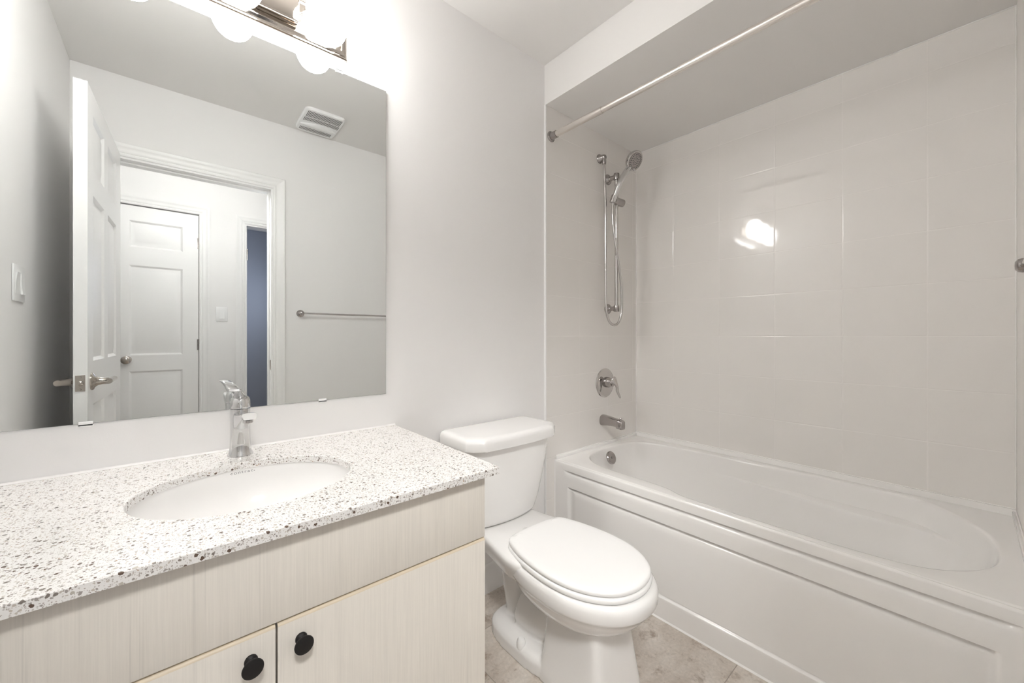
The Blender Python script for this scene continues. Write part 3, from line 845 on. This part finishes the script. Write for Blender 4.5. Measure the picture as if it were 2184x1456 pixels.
for z, hw, yf in ((0.383, 0.158, 1.190), (0.388, 0.166, 1.181), (0.400, 0.171, 1.175), (0.45, 0.183, 1.165), (0.55, 0.199, 1.152), (0.65, 0.211, 1.143), (0.698, 0.216, 1.140)):
    R.append(tank_ring(hw, 1.355, yf, z, 0.018, 0.030))
m.loft(R); build('tank', m, CERAMIC, toi, smooth=60)
m = MB(); R = []
for z, k in ((0.6985, 0.006), (0.701, 0.001), (0.706, 0.0), (0.728, 0.0), (0.738, 0.003), (0.7435, 0.008), (0.746, 0.016), (0.7465, 0.03)):
    R.append(tank_ring(0.2315 - k, 1.358 - k * 0.5, 1.108 + k, z, 0.012, 0.042, lim=0.0035))
m.loft(R); build('tank_lid', m, CERAMIC, toi, smooth=50)
# bowl
def oval(z, yf, yb, hw, pf=2.15, pb=2.6, n=64, ym=None):
    ym = ym if ym is not None else yf + (yb - yf) * 0.48
    pts = []
    for i in range(n):
        a = 2 * math.pi * i / n; c_, s_ = math.cos(a), math.sin(a)
        p = pf if s_ < 0 else pb
        x = hw * math.copysign(abs(c_) ** (2 / p), c_)
        y = (ym - yf) * math.copysign(abs(s_) ** (2 / p), s_) if s_ < 0 else (yb - ym) * abs(s_) ** (2 / p)
        pts.append((TX + x, ym + y, z))
    return pts
m = MB(); R = []
for z, yf, yb, hw in ((0.215, 0.735, 1.00, 0.085), (0.222, 0.712, 1.02, 0.104), (0.232, 0.688, 1.035, 0.120), (0.246, 0.662, 1.05, 0.138), (0.264, 0.637, 1.06, 0.154), (0.284, 0.616, 1.07, 0.167), (0.304, 0.601, 1.08, 0.176), (0.318, 0.594, 1.085, 0.181),
                      (0.321, 0.588, 1.09, 0.185), (0.328, 0.584, 1.092, 0.187), (0.352, 0.583, 1.095, 0.187), (0.362, 0.586, 1.094, 0.185), (0.369, 0.592, 1.090, 0.179), (0.371, 0.602, 1.08, 0.170)):
    R.append(oval(z, yf, yb, hw))
m.loft(R)
# rear deck that carries the tank
R = []
for z, k in ((0.300, 0.030), (0.330, 0.012), (0.352, 0.003), (0.368, 0.0), (0.3765, 0.004), (0.379, 0.012)):
    ring = []
    for (x, y) in ((-0.182, 0.98), (-0.174, 1.06), (-0.158, 1.14), (-0.146, 1.22), (-0.150, 1.31), (-0.140, 1.335), (0.140, 1.335), (0.150, 1.31), (0.146, 1.22), (0.158, 1.14), (0.174, 1.06), (0.182, 0.98), (0.14, 0.93), (-0.14, 0.93)):
        f = 1 - k / 0.19
        ring.append(Vector((TX + x * f, 1.14 + (y - 1.14) * (1 - k / 0.22), z)))
    R.append(resample_closed(catmull(ring, 6), 72))
m.loft(R)
build('bowl', m, CERAMIC, toi, smooth=50)
# pedestal with trapway, foot plate
m = MB()
def block(rows, n=36, p=5.0):
    R = []
    for z, y0, y1, hw in rows:
        ym, hy = (y0 + y1) / 2, (y1 - y0) / 2
        R.append([(TX + hw * math.copysign(abs(math.cos(2 * math.pi * i / n)) ** (2 / p), math.cos(2 * math.pi * i / n)), ym + hy * math.copysign(abs(math.sin(2 * math.pi * i / n)) ** (2 / p), math.sin(2 * math.pi * i / n)), z) for i in range(n)])
    m.loft(R)
block([(0.0, 0.672, 0.930, 0.120), (0.03, 0.675, 0.925, 0.118), (0.10, 0.684, 0.915, 0.108), (0.18, 0.694, 0.910, 0.098), (0.27, 0.704, 0.92, 0.092), (0.32, 0.715, 0.93, 0.09)], p=9)
block([(0.0, 0.85, 1.215, 0.128), (0.040, 0.85, 1.213, 0.128), (0.052, 0.85, 1.20, 0.120), (0.066, 0.86, 1.16, 0.090)], p=3.2)
block([(0.02, 0.85, 1.15, 0.030), (0.15, 0.85, 1.14, 0.022), (0.33, 0.80, 1.15, 0.03)], p=4)
# trapway tube
m.tube(catmull([(TX, 0.98, 0.30), (TX, 1.06, 0.315), (TX, 1.135, 0.285), (TX, 1.16, 0.21), (TX, 1.145, 0.12), (TX, 1.12, 0.02)], 6, False), [0.074] * 12 + [0.074 - 0.0035 * q for q in range(6)] + [0.052] * 13, 24)
m.tube(catmull([(TX, 0.88, 0.23), (TX, 0.93, 0.15), (TX, 1.0, 0.105), (TX, 1.08, 0.10)], 6, False), [0.078] * 19, 24)
o = build('pedestal', m, CERAMIC, toi, smooth=60)
md = o.modifiers.new('remesh', 'REMESH'); md.mode = 'VOXEL'; md.voxel_size = 0.0045; md.use_smooth_shade = True
md = o.modifiers.new('smooth', 'SMOOTH'); md.iterations = 5; md.factor = 0.6
for s_ in (-1, 1):
    m = MB(); m.lathe([(0, -0.004), (0.0150, -0.004), (0.0150, 0.012), (0.0135, 0.020), (0.009, 0.026), (0, 0.028)], (TX + s_ * 0.112, 1.002, 0.052), n=28)
    build('bolt_cap', m, SEATP, toi)
# seat and lid
def lidring(z, ins):
    pts = [(0.0, 0.604 + ins), (0.053, 0.612 + ins), (0.101, 0.637 + ins * .9), (0.142, 0.686 + ins * .6), (0.167, 0.747 + ins * .3), (0.177, 0.815), (0.175, 0.885), (0.165, 0.955), (0.148, 1.015), (0.132, 1.047), (0.100, 1.066 - ins), (0.05, 1.072 - ins)]
    full = [(x * (1 - ins / 0.177), y) for x, y in pts] + [(-x * (1 - ins / 0.177), y) for x, y in reversed(pts[1:])]
    return [Vector((p.x, p.y, z)) for p in resample_closed(catmull([Vector((TX + x, y, z)) for x, y in full], 8), 96)]
m = MB(); m.loft([lidring(z, k) for z, k in ((0.3725, 0.004), (0.3745, 0.0005), (0.382, -0.001), (0.3875, 0.0015), (0.3895, 0.005))]); build('seat', m, SEATP, toi, smooth=50)
m = MB(); m.loft([lidring(z, k) for z, k in ((0.3925, 0.008), (0.3935, 0.004), (0.399, 0.0025), (0.404, 0.004), (0.4075, 0.009), (0.4095, 0.018), (0.4105, 0.035), (0.4112, 0.07))]); build('seat_lid', m, SEATP, toi, smooth=50)
for s_ in (-1, 1):
    m = MB(); m.box(TX + s_ * 0.070 - 0.020, TX + s_ * 0.070 + 0.020, 1.055, 1.082, 0.378, 0.3925, 0.004, 3); build('seat_hinge', m, SEATP, toi)
# water supply valve on the wall beside the toilet
sv = thing('shutoff_valve', (0.80, D, 0.20), 'small chrome water shutoff valve low on the wall behind the toilet', 'valve')
m = MB(); m.lathe([(0, 0), (0.028, 0), (0.026, 0.004), (0.010, 0.008), (0.008, 0.012), (0.008, 0.055), (0.012, 0.058), (0.012, 0.078), (0, 0.080)], (0.80, D - 0.0005, 0.20), (0, -1, 0), 24)
build('valve_body', m, CHROME, sv)
m = MB(); m.lathe([(0, 0), (0.006, 0), (0.006, 0.012), (0.014, 0.014), (0.016, 0.018), (0.014, 0.022), (0, 0.023)], (0.80, D - 0.080, 0.20), (0, -1, 0), 24, 1.4, 0.8); build('valve_handle', m, RUBBER, sv)
m = MB(); m.tube(catmull([(0.80, D - 0.068, 0.21), (0.80, D - 0.068, 0.26), (0.812, D - 0.075, 0.31), (0.855, D - 0.08, 0.345), (0.882, D - 0.08, 0.3815)], 8, False), 0.005, 10); build('supply_hose', m, CHROMED, sv)

# ================================================================== BATHTUB
tub = thing('bathtub', (1.83, 0.62, 0), 'white alcove bathtub with panelled apron along the tiled wall', 'bathtub')
top_pts = [(1.78, 1.312), (1.95, 1.306), (2.055, 1.275), (2.105, 1.19), (2.130, 1.0), (2.143, .8), (2.156, .5), (2.160, .2), (2.135, .10), (2.04, .015), (1.93, -.040), (1.82, -.058), (1.70, -.048), (1.60, .005), (1.530, .09), (1.506, .22), (1.500, .45), (1.502, .66), (1.511, .735), (1.535, .80), (1.542, .90), (1.545, 1.08), (1.567, 1.19), (1.62, 1.265), (1.69, 1.304)]
bot_pts = [(1.83, 1.20), (1.92, 1.195), (1.985, 1.16), (2.010, 1.08), (2.015, .9), (2.015, .7), (2.010, .5), (2.005, .38), (1.985, .30), (1.94, .25), (1.88, .225), (1.82, .22), (1.76, .225), (1.70, .25), (1.665, .30), (1.65, .38), (1.645, .5), (1.645, .66), (1.645, .75), (1.645, .82), (1.648, .92), (1.655, 1.06), (1.67, 1.13), (1.71, 1.18), (1.77, 1.197)]
NB = 160
def dense(pts):
    return catmull([Vector((x, y, 0)) for x, y in pts], 8)
Tp, Bp = dense(top_pts), dense(bot_pts); NB = len(Tp)
cen = Vector((1.83, 0.62, 0))
def tring(i, s, z, outw=0.0):
    p = Tp[i].lerp(Bp[i], s)
    d_ = (Tp[i] - cen).normalized()
    p = p + d_ * outw
    # arm rests: shelf under z~0.40 on both long sides
    if z < 0.405:
        wv = 0.062 * sm(0.86, 0.30, p.y) * sm(-0.02, 0.22, p.y) * sm(0.408, 0.398, z) * sm(0.12, 0.30, z)
        side = sm(2.00, 2.06, Tp[i].x) - sm(1.62, 1.56, Tp[i].x)
        p.x -= wv * side
    return Vector((p.x, p.y, z))
m = MB(); bm = m.bm
rings = []
zt = RIM
levels = [(0.0, zt, 0.012), (0.0, zt - 0.0008, 0.006), (0.0, zt - 0.004, 0.0015), (0.002, zt - 0.009, 0.0)]
DEP = 0.385
svals = [0.006, 0.015, 0.03, 0.05, 0.075, 0.1, 0.13, 0.17, 0.22, 0.28, 0.35, 0.42, 0.50, 0.58, 0.66, 0.74, 0.82, 0.88, 0.94, 1.0]
zs = []
for zz in [0.475, 0.455, 0.435, 0.42, 0.412, 0.408, 0.405, 0.402, 0.399, 0.394, 0.385, 0.37, 0.35, 0.33, 0.30, 0.27, 0.24, 0.21, 0.18, 0.155, 0.135, 0.12, 0.112, 0.108]:
    t = (zt - zz) / (zt - 0.107)         # 0 top..1 bottom
    s = 1 - (1 - t ** 2.4) ** (1 / 2.0) if t < 1 else 1
    s = 0.30 * t ** 1.2 + 0.70 * s
    levels.append((s, zz, 0.0))
for s, z, ow in levels: rings.append([tring(i, s, z, ow) for i in range(NB)])
# inner bottom closing rings
for f in (0.8, 0.5, 0.2): rings.append([Vector((cen.x + (p.x - cen.x) * f, 0.70 + (p.y - 0.70) * f, 0.106)) for p in rings[-1 if f == 0.8 else len(levels) - 1]])
# rim surface: from lip ring out to the outer rectangle
def rectp(p, x0, x1, y0, y1):
    d_ = p - cen; t = 9
    if d_.x > 1e-9: t = min(t, (x1 - cen.x) / d_.x)
    if d_.x < -1e-9: t = min(t, (x0 - cen.x) / d_.x)
    if d_.y > 1e-9: t = min(t, (y1 - cen.y) / d_.y)
    if d_.y < -1e-9: t = min(t, (y0 - cen.y) / d_.y)
    return Vector((cen.x + d_.x * t, cen.y + d_.y * t, 0))
X0, X1, Y0_, Y1_ = TF + 0.004, XR - 0.0006, B + 0.004 + 0.0006, D - TT - 0.0006
outer = [rectp(Tp[i], X0, X1, Y0_, Y1_) for i in range(NB)]
for cxx, cyy in ((X0, Y0_), (X0, Y1_), (X1, Y0_), (X1, Y1_)):
    i = min(range(NB), key=lambda q: (outer[q] - Vector((cxx, cyy, 0))).length); outer[i] = Vector((cxx, cyy, 0))
def oz(p, z): return Vector((p.x, p.y, z))
pre = [[oz(outer[i], zt - 0.028) for i in range(NB)], [oz(outer[i], zt - 0.0005) for i in range(NB)]]
mid = [[oz(outer[i].lerp(rings[0][i], 0.5), zt + 0.0003) for i in range(NB)]]
m.loft(pre + mid + rings, False, True)
build('basin', m, ACRYL, tub, smooth=40)
# tile flange strip at wall (upturned lip)
m = MB()
m.box(X1 - 0.010, X1, Y0_, Y1_, zt - 0.002, 0.517, 0.003); m.box(TF + 0.006, X1 - 0.010, Y1_ - 0.010, Y1_, zt - 0.002, 0.510, 0.003); m.box(TF + 0.006, X1 - 0.010, Y0_, Y0_ + 0.010, zt - 0.002, 0.512, 0.003)
build('tile_flange', m, ACRYL, tub)
m = MB(); m.box(X1 - 0.003, X1 + 0.0003, Y0_, Y1_, 0.515, 0.5195, 0.001); m.box(TF + 0.006, X1 - 0.003, Y1_ - 0.003, Y1_ + 0.0003, 0.509, 0.5135, 0.001); m.box(TF + 0.006, X1 - 0.003, Y0_ - 0.0003, Y0_ + 0.003, 0.511, 0.5155, 0.001); build('caulk_bead', m, CAULK, tub)
# apron: height field x(y,z)
def prof(z, y, knots, ):
    return 0
def apron_x(y, z):
    x = TF
    # soft outer lip rounding at the top
    if z > 0.484: x += 0.006 * (1 - math.cos(min(1, (z - 0.484) / 0.0099) * math.pi / 2))
    # long horizontal groove below the lip: sharp undercut, then a soft ramp outwards
    my = sm(-0.085, -0.050, y) * sm(1.300, 1.265, y)
    if 0.420 < z <= 0.4553: x += my * (0.015 * (1 - sm(0.4525, 0.438, z)) + 0.005 * (1 - sm(0.4535, 0.420, z)))
    # raised field: undercut at its top, soft grooves at both ends
    if 0.094 < z <= 0.3775:
        mb_ = sm(-0.050, -0.030, y) * sm(1.278, 1.262, y)
        g = (0.014 * (1 - sm(0.3745, 0.360, z)) + 0.006 * (1 - sm(0.3755, 0.338, z))) * mb_
        vfade = sm(0.3775, 0.370, z)
        e1 = 0.007 * sm(1.225, 1.258, y) * sm(1.280, 1.262, y) * vfade
        e2 = 0.007 * sm(0.012, -0.028, y) * sm(-0.055, -0.032, y) * vfade
        x += max(g, e1, e2) + 0.003 * mb_
    # toe strip stands proud of the panel
    if z < 0.094: x -= 0.004 * sm(0.094, 0.080, z)
    if 0.084 < z <= 0.094: x += 0.008 * sm(-0.050, -0.030, y) * sm(1.278, 1.262, y) * sm(0.084, 0.092, z)
    return x
ys = [B + 0.010, -0.100, -0.090, -0.085, -0.075, -0.065, -0.055, -0.050, -0.045, -0.040, -0.035, -0.030, -0.025, -0.018, -0.01, 0.0, 0.012, 0.03] + [0.05 + 0.1 * i for i in range(12)] + [1.20, 1.225, 1.234, 1.240, 1.247, 1.254, 1.258, 1.262, 1.266, 1.270, 1.274, 1.278, 1.282, 1.289, 1.295, 1.301, 1.31, 1.33, D - TT - 0.001]
zv = [0.0, 0.02, 0.04, 0.06, 0.074, 0.080, 0.0838, 0.0842, 0.088, 0.0918, 0.0938, 0.0942, 0.10, 0.15, 0.20, 0.25, 0.30, 0.33, 0.338, 0.3455, 0.350, 0.354, 0.358, 0.362, 0.366, 0.370, 0.3735, 0.3755, 0.3773, 0.3777, 0.38, 0.39, 0.41, 0.4200, 0.4255, 0.430, 0.434, 0.438, 0.442, 0.446, 0.4505, 0.4535, 0.4551, 0.4555, 0.458, 0.464, 0.474, 0.484, 0.4865, 0.489, 0.491, 0.4925, zt - 0.0002]
m = MB(); bm = m.bm
G = [[bm.verts.new((apron_x(y, z), y, z)) for z in zv] for y in ys]
for i in range(len(ys) - 1):
    for k in range(len(zv) - 1): bm.faces.new((G[i][k], G[i + 1][k], G[i + 1][k + 1], G[i][k + 1]))
# back side to give it thickness
Gb = {}
edge = [(i, 0) for i in range(len(ys))] + [(len(ys) - 1, k) for k in range(1, len(zv))] + [(i, len(zv) - 1) for i in range(len(ys) - 2, -1, -1)] + [(0, k) for k in range(len(zv) - 2, 0, -1)]
back = [bm.verts.new((TF + 0.024, ys[i], zv[k])) for i, k in edge]
for q in range(len(edge)):
    a, b = edge[q], edge[(q + 1) % len(edge)]
    bm.faces.new((G[a[0]][a[1]], G[b[0]][b[1]], back[(q + 1) % len(edge)], back[q]))
bm.faces.new(back)
build('apron', m, ACRYL, tub, smooth=60)
m = MB(); m.extrude_profile([(TF - 0.0045, 0.0), (TF - 0.0095, 0.0005), (TF - 0.0045, 0.006)], B + 0.010, D - TT - 0.001, 'y'); struct('trim_13', m, CAULK)
m = MB(); m.extrude_profile([(TF, D - TT - 0.0006), (TF - 0.005, D - TT - 0.0006), (TF, D - TT - 0.006)], 0.0, zt, 'z'); struct('trim_14', m, CAULK)
# overflow plate and drain
oc = Vector((1.79, 1.262, 0.4565)); on_ = Vector((-0.02, -1, 0.42)).normalized()
m = MB(); m.lathe([(0, 0), (0.031, 0), (0.0345, 0.003), (0.0345, 0.010), (0.031, 0.0135), (0.010, 0.0145), (0.006, 0.013), (0, 0.013)], oc + Vector((0, 0.0, 0)), on_, 40); ov = build('overflow_plate', m, CHROMED, tub, label='round metal overflow plate')
m = MB(); m.lathe([(0, 0), (0.005, 0), (0.004, 0.003), (0, 0.004)], oc + on_ * 0.0132, on_, 16); build('screw', m, CHROMED, ov)
m = MB(); m.lathe([(0, 0), (0.033, 0), (0.035, 0.003), (0.030, 0.005), (0.018, 0.003), (0.016, 0.008), (0, 0.009)], (1.83, 1.10, 0.106), n=36); build('drain', m, CHROME, tub)

# ================================================================== TUB VALVE, SPOUT
WY = D - TT
val = thing('shower_valve', (1.878, WY, 0.847), 'round chrome shower valve with lever handle on the tiled wall above the tub spout', 'shower valve')
m = MB(); m.lathe([(0, 0), (0.083, 0), (0.0835, 0.003), (0.080, 0.007), (0.070, 0.0095), (0.045, 0.011), (0.040, 0.012), (0, 0.013)], (1.878, WY - 0.0003, 0.847), (0, -1, 0), 64); build('escutcheon', m, CHROME, val)
m = MB(); m.lathe([(0, 0), (0.030, 0), (0.029, 0.016), (0.025, 0.028), (0.022, 0.044), (0, 0.046)], (1.878, WY - 0.012, 0.852), (0, -1, 0), 40); build('valve_stem', m, CHROMED, val)
m = MB()
P_ = catmull([(1.878, WY - 0.050, 0.866), (1.880, WY - 0.068, 0.856), (1.884, WY - 0.080, 0.832), (1.888, WY - 0.080, 0.805), (1.893, WY - 0.088, 0.782), (1.896, WY - 0.094, 0.768)], 6, False)
nP = len(P_); rad = [0.012 + 0.014 * math.sin(math.pi * min(1, (i / (nP - 1)) * 1.25 + 0.12)) if i / (nP - 1) < 0.7 else 0 for i in range(nP)]
rad = [max(0.004, [0.014, 0.024, 0.0265, 0.0255, 0.0225, 0.019, 0.016, 0.0135, 0.0115, 0.0102, 0.0095, 0.009, 0.0088, 0.0086, 0.0085, 0.0085, 0.0085, 0.0085, 0.0083, 0.008, 0.0078, 0.0077, 0.0076, 0.0075, 0.0073, 0.0070, 0.0066, 0.0060, 0.0052, 0.0045, 0.003][min(30, int(i * 30 / (nP - 1)))]) for i in range(nP)]
m.tube(P_, rad, 24); build('lever_handle', m, CHROME, val)
sp = thing('tub_spout', (1.860, WY, 0.640), 'chrome tub spout with pull-up diverter on the tiled wall above the tub', 'spout')
m = MB(); R = []
for t, hw, zt_, zb_ in ((0, 0.031, 0.668, 0.606), (0.05, 0.031, 0.668, 0.606), (0.3, 0.0275, 0.664, 0.612), (0.6, 0.0245, 0.658, 0.615), (0.74, 0.0235, 0.6560, 0.6140), (0.76, 0.0235, 0.6555, 0.6060), (0.96, 0.0225, 0.6520, 0.6030), (1.0, 0.0185, 0.6480, 0.6040)):
    ring = []
    for i in range(36):
        a = 2 * math.pi * i / 36; c_, s_ = math.cos(a), math.sin(a); p = 2.4 + 2.5 * t
        ring.append((1.860 + hw * math.copysign(abs(c_) ** (2 / p), c_), WY - 0.0004 - t * 0.135, (zt_ + zb_) / 2 + (zt_ - zb_) / 2 * math.copysign(abs(s_) ** (2 / p), s_)))
    R.append(ring)
m.loft(R); build('spout_body', m, CHROMED, sp, smooth=40)
m = MB(); m.lathe([(0, 0), (0.0035, 0), (0.0035, 0.007), (0.0075, 0.009), (0.0085, 0.012), (0.0070, 0.015), (0, 0.016)], (1.860, WY - 0.120, 0.651), n=20); build('diverter_knob', m, CHROME, sp)

# ================================================================== SLIDE BAR + HAND SHOWER
BX, BY = 1.9075, WY - 0.060
sb = thing('shower_slide_bar', (BX, WY, 1.265), 'vertical chrome shower slide bar on the tiled wall holding the hand shower', 'shower bar')
m = MB(); m.tube([(BX, BY, 1.262), (BX, BY, 2.040)], 0.0105, 20); build('rail', m, CHROME, sb)
for z in (1.272, 2.020):
    m = MB()
    m.lathe([(0, 0), (0.030, 0), (0.030, 0.004), (0.026, 0.010), (0.016, 0.018), (0.013, 0.026), (0.013, 0.060), (0, 0.061)], (BX - 0.002, WY - 0.0003, z), (0, -1, 0), 32)
    m.lathe([(0, -0.018), (0.015, -0.018), (0.0165, -0.014), (0.0165, 0.014), (0.015, 0.018), (0, 0.018)], (BX, BY, z), (0, 0, 1), 28)
    build('wall_bracket', m, CHROMED, sb)
SZ = 1.880
m = MB()
m.tube([(BX - 0.045, BY - 0.012, SZ - 0.004), (BX, BY, SZ), (BX + 0.046, BY - 0.010, SZ - 0.004)], [0.0190, 0.0225, 0.0215], 28)
m.lathe([(0, 0), (0.007, 0), (0.007, 0.010), (0, 0.011)], (BX + 0.004, BY, SZ + 0.019), (0, 0, 1), 16)
build('slider', m, CHROMED, sb)
m = MB(); m.lathe([(0.0, -0.022), (0.0155, -0.022), (0.0165, 0.018), (0.0, 0.018)], (BX - 0.058, BY - 0.020, SZ - 0.003), (0.18, -0.30, 1), 24); build('cradle', m, CHROMED, sb)

hs = thing('hand_shower', (BX - 0.06, WY, 1.9), 'chrome hand shower with round spray head and hanging hose on the slide bar', 'shower head')
H0 = Vector((BX - 0.060, BY - 0.020, SZ - 0.022)); HC = Vector((1.945, WY - 0.150, 2.092))   # head centre
hn = Vector((-0.10, -0.80, -0.52)).normalized()
neck = HC - hn * 0.022
path = catmull([H0, H0 + Vector((0.008, -0.014, 0.055)), H0 + Vector((0.022, -0.034, 0.115)), H0.lerp(neck, 0.72) + Vector((0.002, -0.006, 0.010)), neck + Vector((-0.006, 0.005, -0.030)), neck], 6, False)
m = MB(); nP = len(path); m.tube(path, [0.0115 + 0.005 * math.sin(math.pi * i / (nP - 1)) for i in range(nP)], 24); build('handle', m, CHROMEB, hs)
m = MB(); m.lathe([(0, -0.036), (0.020, -0.034), (0.038, -0.026), (0.050, -0.014), (0.0545, -0.002), (0.0545, 0.006), (0.052, 0.009), (0.047, 0.009), (0, 0.009)], HC, hn, 48); hdm = build('spray_head', m, CHROME, hs)
m = MB(); q = hn.to_track_quat('Z', 'Y').to_matrix()
m.lathe([(0, 0), (0.046, 0), (0.0455, 0.0022), (0.030, 0.003), (0, 0.003)], HC + hn * 0.0085, hn, 48); fc = build('spray_face', m, CHROMED, hdm)
m = MB()
for r_, c_ in ((0.008, 6), (0.017, 10), (0.026, 14), (0.034, 20), (0.041, 26)):
    for i in range(c_):
        a = 2 * math.pi * i / c_ + r_ * 40
        p = HC + hn * 0.0105 + q @ Vector((r_ * math.cos(a), r_ * math.sin(a), 0))
        big = 0.0030 if r_ in (0.017, 0.034) else 0.0020
        m.lathe([(0, 0), (big, 0), (big * 0.8, 0.0022), (0, 0.0024)], p, hn, 8)
build('spray_nozzles', m, RUBBER, hdm, smooth=0)
m = MB(); tip = HC + q @ Vector((0, 0, 0)) + Vector((0.004, 0.0, -0.056)); m.tube([HC + Vector((0.0, 0.004, -0.045)), tip], [0.005, 0.004], 10); build('spray_selector', m, CHROME, hdm)
hz_ = [(H0.x, H0.y, H0.z - 0.002), (H0.x - 0.004, H0.y + 0.002, 1.80), (H0.x + 0.002, H0.y - 0.002, 1.70), (H0.x + 0.022, H0.y - 0.008, 1.58), (BX - 0.008, BY - 0.028, 1.47), (BX + 0.006, BY - 0.030, 1.36), (BX + 0.004, BY - 0.030, 1.25), (BX - 0.018, BY - 0.024, 1.190), (BX - 0.045, BY - 0.010, 1.178), (BX - 0.070, BY + 0.004, 1.205),
       (BX - 0.082, BY + 0.012, 1.28), (BX - 0.078, BY + 0.018, 1.45), (BX - 0.072, BY + 0.022, 1.65), (BX - 0.074, BY + 0.022, 1.85), (BX - 0.078, BY + 0.026, 2.02), (BX - 0.078, BY + 0.028, 2.085)]
ELX = BX - 0.050
hz_ = [(min(x, 9) if i < 9 else x + 0.0, y, z) for i, (x, y, z) in enumerate(hz_)]
m = MB(); m.tube(catmull(hz_, 10, False), 0.0068, 12)
build('hose', m, CHROME, hs)
m = MB()
ex, ez = BX - 0.062, 2.118
m.lathe([(0, 0), (0.026, 0), (0.025, 0.006), (0.018, 0.014), (0.016, 0.030), (0.012, 0.040), (0, 0.042)], (hz_[-1][0], WY - 0.0003, ez), (0, -1, 0), 28)
m.lathe([(0, 0), (0.0095, 0), (0.0115, 0.010), (0.0115, 0.030), (0, 0.032)], (hz_[-1][0], hz_[-1][1], 2.078), (0, 0, 1), 20)
build('wall_elbow', m, CHROMED, hs)

# ================================================================== SHOWER ROD
rod = thing('shower_curtain_rod', (1.432, 0.6, 2.113), 'straight satin metal shower curtain rod spanning the tub front under the soffit', 'curtain rod')
m = MB(); m.tube([(1.432, B + 0.012, 2.113), (1.432, 1.05, 2.113)], 0.0135, 24); build('rod_tube', m, RODM, rod)
m = MB(); m.tube([(1.432, 1.05, 2.113), (1.432, WY - 0.02, 2.113)], 0.0150, 24); build('rod_sleeve', m, RODM, rod)
for yy, s_ in ((WY - 0.0003, -1), (B + 0.0125, 1)):
    m = MB(); m.lathe([(0, 0), (0.026, 0), (0.026, 0.003), (0.022, 0.007), (0.0185, 0.008), (0.0175, 0.028), (0.0175, 0.040), (0, 0.040)], (1.432, yy, 2.113), (0, s_, 0), 36); build('flange', m, CHROMED, rod)
